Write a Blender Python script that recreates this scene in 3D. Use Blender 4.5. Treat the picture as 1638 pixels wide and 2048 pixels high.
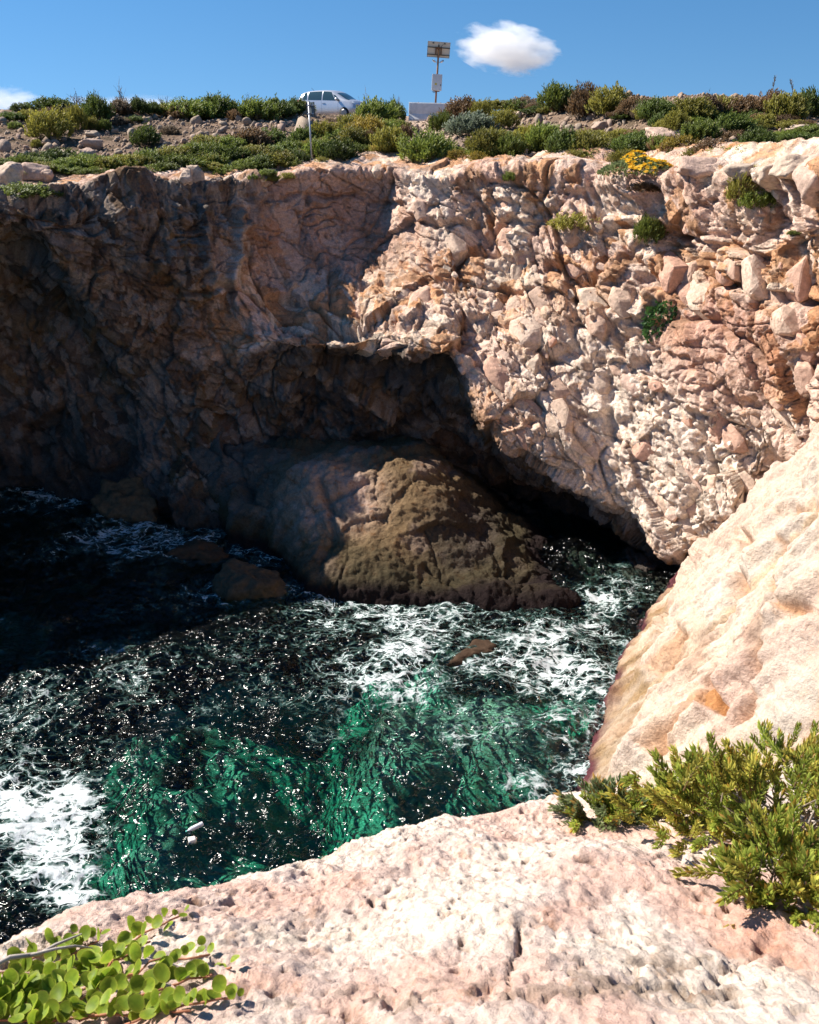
import bpy, bmesh, math, random
import numpy as np
from mathutils import Vector, Matrix, Euler

# ------------------------------------------------------------------ scene, camera, light
for o in list(bpy.data.objects):
    bpy.data.objects.remove(o, do_unlink=True)
scene = bpy.context.scene
COL = scene.collection
R = math.radians

CAM_H = 12.5                     # eye height above the sea
PITCH = R(21.0)
FOC = 1990.0                     # focal length in pixels of the 1638 x 2048 photograph
cam_d = bpy.data.cameras.new('camera')
cam_d.sensor_fit = 'VERTICAL'
cam_d.sensor_height = 36.0
cam_d.lens = 36.0 * FOC / 2048.0
cam_d.clip_start = 0.05
cam_d.clip_end = 8000.0
cam_d.dof.use_dof = True
cam_d.dof.focus_distance = 30.0
cam_d.dof.aperture_fstop = 14.0
cam = bpy.data.objects.new('camera', cam_d)
COL.objects.link(cam)
cam.location = (0, 0, CAM_H)
cam.rotation_euler = (math.pi / 2 - PITCH, 0, 0)
scene.camera = cam

SUN_AZ = R(-73.0)                # from straight ahead (+y), negative = to the left
SUN_EL = R(42.5)
SUN_DIR = Vector((math.sin(SUN_AZ) * math.cos(SUN_EL), math.cos(SUN_AZ) * math.cos(SUN_EL), math.sin(SUN_EL)))
world = bpy.data.worlds.new('World')
scene.world = world
world.use_nodes = True
wn = world.node_tree
bg = wn.nodes['Background']
sky = wn.nodes.new('ShaderNodeTexSky')
sky.sky_type = 'NISHITA'
sky.sun_disc = False
sky.sun_elevation = SUN_EL
sky.sun_rotation = SUN_AZ
sky.altitude = 0.0
sky.air_density = 1.0
sky.dust_density = 0.0
sky.ozone_density = 2.0
# the air over the sea is clear: the sky keeps its blue nearly down to the horizon
tcw = wn.nodes.new('ShaderNodeTexCoord')
upv = wn.nodes.new('ShaderNodeVectorMath'); upv.operation = 'ADD'; upv.inputs[1].default_value = (0, 0, 0.19)
nrm = wn.nodes.new('ShaderNodeVectorMath'); nrm.operation = 'NORMALIZE'
hsv = wn.nodes.new('ShaderNodeHueSaturation'); hsv.inputs['Saturation'].default_value = 1.32
wn.links.new(tcw.outputs['Generated'], upv.inputs[0]); wn.links.new(upv.outputs[0], nrm.inputs[0]); wn.links.new(nrm.outputs[0], sky.inputs['Vector'])
wn.links.new(sky.outputs['Color'], hsv.inputs['Color']); wn.links.new(hsv.outputs['Color'], bg.inputs['Color'])
bg.inputs['Strength'].default_value = 0.068

sun_d = bpy.data.lights.new('sun', 'SUN')
sun_d.energy = 5.0
sun_d.angle = R(0.5)
sun_d.color = (1.0, 0.94, 0.85)
sun = bpy.data.objects.new('sun', sun_d)
COL.objects.link(sun)
sun.rotation_euler = SUN_DIR.to_track_quat('Z', 'Y').to_euler()
sun.location = (-30, 20, 40)

scene.view_settings.view_transform = 'Standard'
scene.view_settings.look = 'None'
scene.view_settings.exposure = 1.05
scene.view_settings.gamma = 1.0
scene.view_settings.use_curve_mapping = False
scene.render.engine = 'CYCLES'
cy = scene.cycles
cy.use_denoising = True
cy.max_bounces = 6
cy.diffuse_bounces = 3
cy.glossy_bounces = 2
cy.transmission_bounces = 3
cy.transparent_max_bounces = 8
cy.volume_bounces = 4
cy.sample_clamp_indirect = 6.0
cy.caustics_reflective = False
cy.caustics_refractive = False

# ------------------------------------------------------------------ geometry helpers
CP, SP = math.cos(PITCH), math.sin(PITCH)

def at(px, py, Y):
    """world point seen at photo pixel (px,py) at forward distance Y"""
    a = (px - 819.0) / FOC
    b = (1024.0 - py) / FOC
    t = Y / (CP + b * SP)
    return np.array([a * t, Y, CAM_H + t * (-SP + b * CP)])

def on_z(px, py, z):
    a = (px - 819.0) / FOC
    b = (1024.0 - py) / FOC
    t = (z - CAM_H) / (-SP + b * CP)
    return np.array([a * t, t * (CP + b * SP), z])

def proj(P):
    P = np.asarray(P, dtype=np.float64)
    x, y, z = P[..., 0], P[..., 1], P[..., 2] - CAM_H
    f = y * CP - z * SP
    u = y * SP + z * CP
    f = np.where(np.abs(f) < 1e-3, 1e-3, f)
    return 819.0 + FOC * x / f, 1024.0 - FOC * u / f

# ---- vectorised noise on a periodic lattice
_rng = np.random.default_rng(11)
LN = 64
_G = _rng.normal(size=(LN ** 3, 3)).astype(np.float32)
_G /= np.linalg.norm(_G, axis=1)[:, None]
_J = _rng.random((LN ** 3, 3)).astype(np.float32)
_U = _rng.random(LN ** 3).astype(np.float32)
_U2 = _rng.random(LN ** 3).astype(np.float32)

def _idx(i, j, k):
    return ((i & 63) * LN + (j & 63)) * LN + (k & 63)

def gnoise(P):
    P = P.astype(np.float32)
    I = np.floor(P)
    F = P - I
    I = I.astype(np.int32)
    U = F * F * F * (F * (F * 6 - 15) + 10)
    out = np.zeros(len(P), np.float32)
    for c in range(8):
        d = ((c >> 2) & 1, (c >> 1) & 1, c & 1)
        g = _G[_idx(I[:, 0] + d[0], I[:, 1] + d[1], I[:, 2] + d[2])]
        w = np.ones(len(P), np.float32)
        dot = np.zeros(len(P), np.float32)
        for a in range(3):
            w *= U[:, a] if d[a] else 1 - U[:, a]
            dot += g[:, a] * (F[:, a] - d[a])
        out += w * dot
    return out * 1.5

def fbm(P, octaves=4, gain=0.5, seed=0.0):
    P = np.asarray(P, np.float32) + np.float32(seed * 7.31)
    a, s, out = 1.0, 1.0, 0
    for _ in range(octaves):
        out = out + a * gnoise(P * s + s * 3.7)
        a *= gain
        s *= 2.03
    return out

def voronoi(P, seed=0.0):
    P = np.asarray(P, np.float32) + np.float32(seed * 5.17)
    I = np.floor(P).astype(np.int32)
    F = P - I
    n = len(P)
    f1 = np.full(n, 9.0, np.float32)
    f2 = np.full(n, 9.0, np.float32)
    cid = np.zeros(n, np.int32)
    vec = np.zeros((n, 3), np.float32)
    for a in (-1, 0, 1):
        for b in (-1, 0, 1):
            for c in (-1, 0, 1):
                ix = _idx(I[:, 0] + a, I[:, 1] + b, I[:, 2] + c)
                j = _J[ix]
                v = F - (j + np.array([a, b, c], np.float32))
                d = v[:, 0] ** 2 + v[:, 1] ** 2 + v[:, 2] ** 2
                m = d < f1
                f2 = np.where(m, f1, np.minimum(f2, d))
                f1 = np.where(m, d, f1)
                cid = np.where(m, ix, cid)
                vec[m] = v[m]
    return np.sqrt(f1), np.sqrt(f2), cid, vec

def sstep(a, b, x):
    t = np.clip((x - a) / (b - a), 0, 1)
    return t * t * (3 - 2 * t)

def facets(P, size, seed, gain, tilt, joint=0.0, A=None, warp=0.25, kap=0.45, scoop=False):
    """broken-rock relief: every cell carries its own tilted plane and the highest plane wins (scoop: the lowest),
    so flat faces meet in sharp creases; joint opens the seams between cells"""
    Q = np.asarray(P if A is None else P @ A.T, np.float32) / np.float32(size)
    if warp:
        Q = Q + warp * np.stack([fbm(Q * 0.9, 2, 0.5, seed + 1), fbm(Q * 0.9, 2, 0.5, seed + 2), fbm(Q * 0.9, 2, 0.5, seed + 3)], 1)
    Q = Q.astype(np.float32) + np.float32(seed * 5.17)
    I = np.floor(Q).astype(np.int32)
    F = (Q - I).astype(np.float32)
    b1 = np.full(len(Q), -9.0, np.float32); b2 = b1.copy(); cid = np.zeros(len(Q), np.int32)
    for a in (-1, 0, 1):
        for b in (-1, 0, 1):
            for c in (-1, 0, 1):
                ix = _idx(I[:, 0] + a, I[:, 1] + b, I[:, 2] + c)
                v = F - (_J[ix] + np.array([a, b, c], np.float32))
                g = _G[ix]
                val = 0.55 * (_U[ix] - 0.5) + tilt * (v[:, 0] * g[:, 0] + v[:, 1] * g[:, 1] + v[:, 2] * g[:, 2]) - kap * (v[:, 0] ** 2 + v[:, 1] ** 2 + v[:, 2] ** 2)
                m = val > b1
                b2 = np.where(m, b1, np.maximum(b2, val))
                b1 = np.where(m, val, b1)
                cid = np.where(m, ix, cid)
    e = b1 - b2
    h = (b1 - float(b1.mean())) * gain * size
    if scoop:
        h = -h
    if joint:
        h = h - joint * np.exp(-(e / 0.05) ** 2) * (_U2[cid] > 0.45)
    return h.astype(np.float32), cid, e

def crom(C, s):
    """Catmull-Rom along axis 0 of C at parameters s"""
    n = C.shape[0]
    i = np.clip(np.floor(s).astype(int), 0, n - 2)
    t = (s - i).reshape((-1,) + (1,) * (C.ndim - 1))
    p1, p2 = C[i], C[i + 1]
    p0 = np.where((i > 0).reshape(t.shape), C[np.maximum(i - 1, 0)], 2 * p1 - p2)
    p3 = np.where((i < n - 2).reshape(t.shape), C[np.minimum(i + 2, n - 1)], 2 * p2 - p1)
    m1, m2 = 0.42 * (p2 - p0), 0.42 * (p3 - p1)
    t2, t3 = t * t, t * t * t
    return (2 * t3 - 3 * t2 + 1) * p1 + (t3 - 2 * t2 + t) * m1 + (-2 * t3 + 3 * t2) * p2 + (t3 - t2) * m2

def samples(counts):
    """parameters with counts[i] samples in span i"""
    out = []
    for i, c in enumerate(counts):
        out.append(i + np.arange(c) / c)
    out.append(np.array([len(counts)], float))
    return np.concatenate(out)

def loft(C, nu, nv):
    """C[col][row][3] -> dense grid of points [U,V,3]"""
    C = np.asarray(C, float)
    G = crom(C, samples(nu))
    G = np.swapaxes(crom(np.swapaxes(G, 0, 1), samples(nv)), 0, 1)
    return G

def blur(G, axis, sigma):
    k = int(sigma * 3)
    w = np.exp(-0.5 * (np.arange(-k, k + 1) / sigma) ** 2); w /= w.sum()
    pad = [(0, 0)] * G.ndim; pad[axis] = (k, k)
    E = np.pad(G, pad, mode='reflect', reflect_type='odd')
    out = 0
    for i, wi in enumerate(w):
        sl_ = [slice(None)] * G.ndim; sl_[axis] = slice(i, i + G.shape[axis])
        out = out + wi * E[tuple(sl_)]
    return out

def grid_normals(G):
    du = np.gradient(G, axis=0)
    dv = np.gradient(G, axis=1)
    n = np.cross(du, dv)
    n /= np.maximum(np.linalg.norm(n, axis=2, keepdims=True), 1e-9)
    return n

def grid_faces(a, b, flip=False):
    i = np.arange(a * b).reshape(a, b)
    q = np.stack([i[:-1, :-1], i[1:, :-1], i[1:, 1:], i[:-1, 1:]], -1).reshape(-1, 4)
    return q[:, ::-1] if flip else q

def mesh(name, verts, faces, mat=None, smooth=True, attrs=None):
    me = bpy.data.meshes.new(name)
    verts = np.ascontiguousarray(np.asarray(verts, np.float32).reshape(-1, 3))
    if isinstance(faces, np.ndarray):
        k = faces.shape[1]
        nf = len(faces)
        me.vertices.add(len(verts))
        me.vertices.foreach_set('co', verts.ravel())
        me.loops.add(nf * k)
        me.loops.foreach_set('vertex_index', np.ascontiguousarray(faces, np.int32).ravel())
        me.polygons.add(nf)
        me.polygons.foreach_set('loop_start', np.arange(0, nf * k, k, dtype=np.int32))
        me.update(calc_edges=True)
        me.validate()
    else:
        me.from_pydata(verts.tolist(), [], faces)
    if smooth:
        me.polygons.foreach_set('use_smooth', np.ones(len(me.polygons), bool))
    for k, v in (attrs or {}).items():
        v = np.asarray(v, np.float32)
        if v.ndim == 2:
            if v.shape[1] == 3:
                v = np.concatenate([v, np.ones((len(v), 1), np.float32)], 1)
            a = me.attributes.new(k, 'FLOAT_COLOR', 'POINT')
            a.data.foreach_set('color', v.ravel())
        else:
            a = me.attributes.new(k, 'FLOAT', 'POINT')
            a.data.foreach_set('value', v)
    if mat is not None:
        me.materials.append(mat)
    me.update()
    return me

def add(name, me, parent=None, loc=(0, 0, 0), rot=(0, 0, 0), scale=(1, 1, 1), label=None, cat=None, group=None, kind=None):
    o = bpy.data.objects.new(name, me)
    COL.objects.link(o)
    o.location = loc
    o.rotation_euler = rot
    o.scale = scale
    if parent is not None:
        o.parent = parent
    tag(o, label, cat, group, kind)
    return o

def tag(o, label=None, cat=None, group=None, kind=None):
    if label: o['label'] = label
    if cat: o['category'] = cat
    if group: o['group'] = group
    if kind: o['kind'] = kind
    return o

# ------------------------------------------------------------------ materials
def new_mat(name):
    m = bpy.data.materials.new(name)
    m.use_nodes = True
    nt = m.node_tree
    b = nt.nodes['Principled BSDF']
    return m, nt, b

def nd(nt, typ, **kw):
    n = nt.nodes.new(typ)
    for k, v in kw.items():
        if k in n.inputs:
            n.inputs[k].default_value = v
        else:
            setattr(n, k, v)
    return n

def rock_mat(name, fine=18.0, bump=0.5, dist=0.03, speck=0.25, stain=0.75):
    """vertex colour of the stone x fine mottling, with fine relief"""
    m, nt, b = new_mat(name)
    at_ = nd(nt, 'ShaderNodeAttribute', attribute_name='col')
    geo = nd(nt, 'ShaderNodeNewGeometry')
    n1 = nd(nt, 'ShaderNodeTexNoise', Scale=fine, Detail=6.0, Roughness=0.65)
    n2 = nd(nt, 'ShaderNodeTexNoise', Scale=fine * 0.17, Detail=5.0, Roughness=0.6)
    for n in (n1, n2):
        nt.links.new(geo.outputs['Position'], n.inputs['Vector'])
    r1 = nd(nt, 'ShaderNodeMapRange'); r1.inputs[1].default_value = 0.3; r1.inputs[2].default_value = 0.7
    r1.inputs[3].default_value = 1.0 - speck; r1.inputs[4].default_value = 1.0 + speck
    nt.links.new(n1.outputs['Fac'], r1.inputs[0])
    r2 = nd(nt, 'ShaderNodeMapRange'); r2.inputs[1].default_value = 0.3; r2.inputs[2].default_value = 0.7
    r2.inputs[3].default_value = 0.86; r2.inputs[4].default_value = 1.1
    nt.links.new(n2.outputs['Fac'], r2.inputs[0])
    mu = nd(nt, 'ShaderNodeMath', operation='MULTIPLY')
    nt.links.new(r1.outputs[0], mu.inputs[0]); nt.links.new(r2.outputs[0], mu.inputs[1])
    vm = nd(nt, 'ShaderNodeVectorMath', operation='SCALE')
    nt.links.new(at_.outputs['Color'], vm.inputs[0]); nt.links.new(mu.outputs[0], vm.inputs['Scale'])
    # iron stains and grey lichen in ragged patches
    last = vm.outputs[0]
    for sc_n, off_n, cc, lo, hi, am in ((fine * 0.22, 5.0, (0.72, 0.48, 0.30), 0.54, 0.66, stain), (fine * 0.5, 11.0, (0.55, 0.52, 0.50), 0.58, 0.68, stain * 0.8)):
        ofs = nd(nt, 'ShaderNodeVectorMath', operation='ADD'); ofs.inputs[1].default_value = (off_n, off_n, 0)
        nt.links.new(geo.outputs['Position'], ofs.inputs[0])
        n3 = nd(nt, 'ShaderNodeTexNoise', Scale=sc_n, Detail=9.0, Roughness=0.72)
        nt.links.new(ofs.outputs[0], n3.inputs['Vector'])
        r3 = nd(nt, 'ShaderNodeMapRange'); r3.inputs[1].default_value = lo; r3.inputs[2].default_value = hi; r3.inputs[3].default_value = 0.0; r3.inputs[4].default_value = am
        nt.links.new(n3.outputs['Fac'], r3.inputs[0])
        mu3 = nd(nt, 'ShaderNodeMix', data_type='RGBA', blend_type='MULTIPLY')
        nt.links.new(r3.outputs[0], mu3.inputs[0]); nt.links.new(last, mu3.inputs[6]); mu3.inputs[7].default_value = (*cc, 1)
        last = mu3.outputs[2]
    nt.links.new(last, b.inputs['Base Color'])
    b.inputs['Roughness'].default_value = 0.95
    b.inputs['Specular IOR Level'].default_value = 0.15
    n4 = nd(nt, 'ShaderNodeTexNoise', Scale=fine * 0.35, Detail=8.0, Roughness=0.7)
    nt.links.new(geo.outputs['Position'], n4.inputs['Vector'])
    bp0 = nd(nt, 'ShaderNodeBump', Strength=bump, Distance=dist * 2.2)
    nt.links.new(n4.outputs['Fac'], bp0.inputs['Height'])
    bp = nd(nt, 'ShaderNodeBump', Strength=bump, Distance=dist)
    nt.links.new(n1.outputs['Fac'], bp.inputs['Height'])
    nt.links.new(bp0.outputs[0], bp.inputs['Normal'])
    nt.links.new(bp.outputs[0], b.inputs['Normal'])
    return m

CREAM = np.array([0.62, 0.485, 0.37]); PINKC = np.array([0.60, 0.42, 0.33]); PINK = np.array([0.50, 0.29, 0.21])
ORNG = np.array([0.44, 0.21, 0.085]); PALE = np.array([0.68, 0.57, 0.47]); GREY = np.array([0.27, 0.245, 0.23])
DARK = np.array([0.045, 0.038, 0.034]); OCHRE = np.array([0.30, 0.19, 0.09]); RED = np.array([0.40, 0.17, 0.11])
BROWN = np.array([0.20, 0.12, 0.075])

def mix(c, d, w):
    w = np.clip(w, 0, 1)[:, None]
    return c * (1 - w) + d * w

def blob(px, py, cx, cy_, rx, ry, ang=0.0, soft=0.5):
    """1 inside an ellipse of the photographed wall, fading to 0 at its rim"""
    a = R(ang)
    dx, dy = px - cx, py - cy_
    u = (dx * math.cos(a) + dy * math.sin(a)) / rx
    v = (-dx * math.sin(a) + dy * math.cos(a)) / ry
    return 1 - sstep(1 - soft, 1 + soft, np.sqrt(u * u + v * v))

def poly_dist(px, py, pts):
    d = np.full(px.shape, 1e9)
    for (x0, y0), (x1, y1) in zip(pts[:-1], pts[1:]):
        vx, vy = x1 - x0, y1 - y0
        t = np.clip(((px - x0) * vx + (py - y0) * vy) / (vx * vx + vy * vy), 0, 1)
        d = np.minimum(d, np.hypot(px - x0 - t * vx, py - y0 - t * vy))
    return d

ROCK = rock_mat('limestone', 16.0, 0.85, 0.06)
SLOPE = rock_mat('limestone_slope', 14.0, 0.7, 0.06, 0.2, 0.35)
ROCK_NEAR = rock_mat('limestone_near', 60.0, 0.8, 0.010, 0.2, 0.5)
# ------------------------------------------------------------------ the cliff across the cove
def world_rows(lip, dzs):
    return [lip + np.array(d) for d in dzs]

cliff_cols = [   # lip first, then down the face to the foot; (photo px, py, forward metres)
    [(-1500,380,22.0),(-1500,420,21.8),(-1500,480,21.8),(-1500,560,22.2),(-1500,640,22.6),(-1500,720,23.0),(-1500,860,23.2),(-1500,1300,23.0)],
    [(-600,400,27.0),(-600,425,26.7),(-600,450,26.7),(-600,480,26.9),(-600,520,27.3),(-600,620,30.5),(-600,820,31.5),(-600,1090,30.2)],
    [(0,396,30.6),(0,415,29.9),(0,436,29.8),(0,452,30.0),(0,470,30.5),(0,565,34.0),(0,780,35.2),(0,990,34.4)],
    [(110,388,31.6),(110,430,30.8),(105,470,30.7),(105,510,31.0),(120,545,31.7),(120,620,34.2),(120,800,35.2),(120,1000,34.0)],
    [(215,376,32.8),(210,430,31.9),(205,500,31.7),(200,570,31.9),(210,645,32.5),(222,690,34.0),(225,820,34.8),(235,1010,33.5)],
    [(330,365,33.8),(330,440,32.9),(325,530,32.6),(320,620,32.7),(310,700,33.1),(315,790,33.5),(330,900,33.4),(350,1040,31.8)],
    [(460,362,34.8),(455,440,34.0),(445,530,33.5),(440,620,33.2),(430,710,33.2),(440,810,33.6),(450,930,33.2),(470,1075,30.6)],
    [(530,354,35.4),(528,430,35.0),(525,520,34.4),(520,600,33.3),(512,688,32.4),(515,770,33.4),(518,900,33.8),(530,1040,32.4)],
    [(600,347,36.0),(600,420,35.9),(600,510,35.2),(595,600,33.6),(590,690,32.0),(590,765,33.4),(590,880,34.0),(600,1010,33.6)],
    [(740,340,36.2),(750,420,36.2),(745,510,35.2),(740,600,33.2),(740,694,31.3),(740,765,32.8),(740,870,33.6),(750,1010,34.0)],
    [(850,350,34.8),(860,430,34.2),(870,520,33.3),(875,610,32.0),(890,704,30.5),(880,790,32.0),(880,880,34.2),(890,1050,35.0)],
    [(1000,346,33.6),(1010,450,33.0),(1020,580,31.9),(1010,730,30.4),(985,862,29.4),(1000,915,33.0),(1010,990,34.4),(1030,1120,32.4)],
    [(1120,348,32.7),(1120,460,32.0),(1120,610,31.0),(1095,770,29.8),(1070,912,29.0),(1085,960,32.6),(1095,1030,33.0),(1110,1150,30.4)],
    [(1210,352,31.9),(1210,480,31.1),(1200,640,30.1),(1175,810,29.1),(1150,962,28.5),(1160,1005,31.6),(1170,1080,31.6),(1185,1180,28.4)],
    [(1310,362,30.4),(1330,480,29.6),(1330,660,28.8),(1310,860,27.9),(1270,1036,27.5),(1270,1075,29.8),(1275,1112,29.2),(1285,1165,27.3)],
    [(1410,356,28.6),(1410,500,28.0),(1410,680,27.2),(1395,900,26.5),(1345,1112,26.3),(1340,1135,27.4),(1335,1158,27.2),(1330,1190,26.4)],
    [(1530,350,26.4),(1530,480,26.0),(1530,640,25.6),(1500,850,25.4),(1440,1100,25.4),(1415,1140,25.8),(1400,1170,25.9),(1390,1200,25.6)],
    [(1650,335,24.4),(1650,450,24.1),(1650,600,23.9),(1610,800,24.2),(1530,1060,24.9),(1500,1120,25.2),(1460,1170,25.5),(1440,1210,25.4)],
    [(1900,300,20.5),(1900,420,20.3),(1900,600,20.3),(1850,830,20.6),(1800,1080,21.0),(1780,1160,21.2),(1760,1220,21.3),(1740,1280,21.2)],
    [(2350,270,14.5),(2350,420,14.4),(2350,640,14.6),(2300,900,15.0),(2300,1150,15.2),(2300,1300,15.3),(2300,1400,15.4),(2300,1500,15.4)],
]
CC = []
for c in cliff_cols:
    P = [at(*q) for q in c]
    lip = P[0]
    ledge = [lip + np.array([0, 5.2, 0.45]), lip + np.array([0, 3.4, 0.62]), lip + np.array([0, 1.6, 0.36])]
    foot = P[-1].copy(); foot[2] = -4.0
    P[-1][2] = max(P[-1][2], -0.6) if P[-1][2] < 0 else P[-1][2]
    CC.append(ledge + P + [foot])
LIP = np.array([c[3] for c in CC])
NU = [30, 40, 46, 46, 52, 52, 36, 34, 60, 50, 64, 52, 44, 50, 54, 62, 64, 40, 24]
NV = [14, 24, 36, 46, 70, 84, 88, 52, 50, 56, 14]
G = loft(CC, NU, NV)
G = blur(blur(G, 1, 6.0), 0, 3.0)
U_, V_ = G.shape[:2]
cN = grid_normals(G)
P = G.reshape(-1, 3)
n = cN.reshape(-1, 3)
if np.mean(n[:, 1][(P[:, 2] > 3) & (P[:, 2] < 9)]) > 0:
    n = -n
px, py = proj(P)
vrow = np.tile(samples(NV), U_)
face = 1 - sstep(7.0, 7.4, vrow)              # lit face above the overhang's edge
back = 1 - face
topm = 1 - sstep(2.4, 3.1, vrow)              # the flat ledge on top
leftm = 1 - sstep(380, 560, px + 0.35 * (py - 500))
# the bedding runs down to the right
ax = np.array([0.42, -0.40, -0.81]); ax /= np.linalg.norm(ax)
bx_ = np.cross(ax, [0.6, 0.75, 0.0]); bx_ /= np.linalg.norm(bx_)
cx_ = np.cross(ax, bx_)
A = np.stack([ax * 0.62, bx_ * 1.1, cx_])
smooth_mid = blob(px, py, 665, 460, 190, 95, 8) * face
smooth_red = blob(px, py, 1450, 700, 130, 120, 20) * face
calm = np.clip(smooth_mid * 0.85 + smooth_red * 0.6, 0, 1)
edge = np.exp(-((vrow - 7.0) / 0.3) ** 2) + np.exp(-((vrow - 3.0) / 0.22) ** 2)
big = 0.30 * fbm(P / 3.4, 3, 0.5, 1)
h1, id1, e1 = facets(P, 1.6, 3, 0.66, 0.95, 0.26, A, 0.22, kap=0.22)
h1b, id1b, _ = facets(P, 0.95, 5, 0.42, 0.95, 0.0, A, 0.2, kap=0.22, scoop=True)
h2, id2, e2 = facets(P, 0.58, 9, 0.62, 1.0, 0.10, A, 0.2, kap=0.2)
h3, id3, e3 = facets(P, 0.27, 17, 0.5, 1.0, 0.0, A, 0.25, kap=0.25, scoop=True)
PA = P @ A.T
rub = -0.17 * np.abs(fbm(PA / 0.8, 5, 0.58, 21))
# bedding: ledges that step out and are undercut, dipping gently to the right
bed = P[:, 2] + 0.30 * P[:, 0] + 0.30 * fbm(P / 2.2, 3, 0.5, 24)
def ledge(s_, per, sd):
    f_ = s_ / per + 0.35 * fbm(P / 1.1, 2, 0.5, sd)
    f_ = f_ - np.floor(f_)
    return np.where(f_ < 0.14, f_ / 0.14, 1 - (f_ - 0.14) / 0.86) - 0.5
strata = 0.24 * ledge(bed, 1.25, 25) * sstep(-0.15, 0.25, fbm(P / 2.8, 2, 0.5, 26)) + 0.11 * ledge(bed, 0.42, 27) * sstep(-0.1, 0.3, fbm(P / 1.9, 2, 0.5, 28))
# thin open cracks, one set along the bedding and one along the slanting fabric
PB = np.stack([P[:, 0] * 0.35, P[:, 1] * 0.35, bed * 1.1], 1)
crack = np.exp(-(fbm(PB / 1.3, 3, 0.5, 29) / 0.022) ** 2) + 0.8 * np.exp(-(fbm(PA / 1.15, 3, 0.5, 30) / 0.022) ** 2)
fine = 0.045 * fbm(P / 0.16, 3, 0.5, 23)
h1 = h1 + h1b
rough = 0.55 + 0.65 * sstep(-0.25, 0.35, fbm(P / 2.6, 2, 0.5, 31))
D = big + h1 * (1 - 0.7 * calm) * (1 - 0.75 * topm) + h2 * (1 - calm) * rough * (1 - 0.8 * topm) + h3 * (1 - 0.75 * calm) * rough * (1 - 0.85 * topm) + (rub * rough * (1 - calm) + fine) * (1 - 0.6 * topm) + strata * (1 - 0.6 * calm) * (1 - topm) * (1 - 0.75 * np.clip(edge, 0, 1)) - 0.13 * np.clip(crack, 0, 1) * (1 - 0.7 * topm)
# long open joints and recesses seen in the photograph's wall
GROOVES = [
    ([(1215,455),(1300,455),(1345,480),(1390,530),(1425,565),(1500,575),(1560,600),(1640,625)], 9, 0.55),
    ([(1330,470),(1420,492),(1480,500),(1530,520)], 6, 0.30),
    ([(1420,500),(1440,560)], 7, 0.35),
    ([(360,580),(450,575),(540,590),(620,618),(700,655),(760,680)], 6, 0.35),
    ([(590,395),(700,392),(800,410),(850,450)], 5, 0.22),
    ([(580,420),(680,430),(760,470)], 3, 0.12),
    ([(860,445),(905,440),(960,470),(1010,440),(1060,455)], 7, 0.40),
    ([(1370,640),(1420,640),(1500,690),(1530,720)], 7, 0.35),
    ([(1090,520),(1130,560),(1150,640)], 7, 0.30),
    ([(1180,560),(1230,680),(1290,760)], 6, 0.22),
    ([(930,690),(1000,780),(1060,850)], 8, 0.28),
    ([(1220,460),(1290,545),(1340,575)], 7, 0.35),
    ([(630,745),(720,742),(800,760),(880,745)], 7, 0.35),
]
for pts, w, dep in GROOVES:
    dd = poly_dist(px + 10 * fbm(P / 0.7, 2, 0.5, 41), py + 10 * fbm(P / 0.7, 2, 0.5, 42), pts)
    reg = face if max(q[1] for q in pts) < 730 or pts[0][0] > 900 else np.ones_like(face)
    D = D - dep * np.exp(-(dd / w) ** 2) * reg
# ribs that stand out of the left part of the wall
for pts, w, dep in [([(492,430),(480,500),(468,560),(486,620)], 12, 0.45), ([(420,420),(402,480),(412,540),(432,590)], 11, 0.4)]:
    dd = poly_dist(px + 12 * fbm(P / 0.6, 2, 0.5, 45), py + 12 * fbm(P / 0.6, 2, 0.5, 46), pts)
    D = D + dep * np.exp(-(dd / w) ** 2) * face
# upper ledge overhangs the calm brown face; roof of overhang runs back
D = D + 0.25 * np.exp(-((vrow - 3.0) / 0.25) ** 2)
D = D - edge * 0.55 * (h2 * (1 - calm) * rough + 0.35 * h1)
Pd = P + n * D[:, None]
CLIFF_P, CLIFF_N, CLIFF_PX, CLIFF_PY, CLIFF_V = Pd, n, px, py, vrow

# stone colours, block by block
c1, c2, c3 = _U[id1], _U2[id2], _U[id3]
nz = fbm(P / 1.9, 4, 0.55, 51)
nz2 = fbm(P / 0.45, 3, 0.55, 53)
col = np.tile(CREAM, (len(P), 1))
col = mix(col, PINKC, sstep(0.35, 0.8, c1 + 0.3 * nz))
col = mix(col, PALE, sstep(0.55, 0.95, c2) * 0.8)
col = mix(col, PINK, sstep(0.72, 0.95, c2 * 0.5 + c1 * 0.5 + 0.25 * nz) * 0.75)
col = mix(col, ORNG, sstep(0.74, 0.95, _U[id2] + 0.15 * nz2) * 0.8)
col = mix(col, PALE, blob(px, py, 1300, 880, 330, 200, 40) * 0.8 * face)
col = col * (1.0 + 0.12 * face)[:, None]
col = mix(col, RED, smooth_red * 0.55)
col = mix(col, PINK * 0.85, smooth_mid * 0.75)
col = mix(col, BROWN * 1.3, sstep(0.25, 0.6, nz2 + 0.5 * nz) * 0.45)
col = col * (0.86 + 0.3 * c3)[:, None] * (0.9 + 0.2 * _U2[id2])[:, None]
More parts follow.
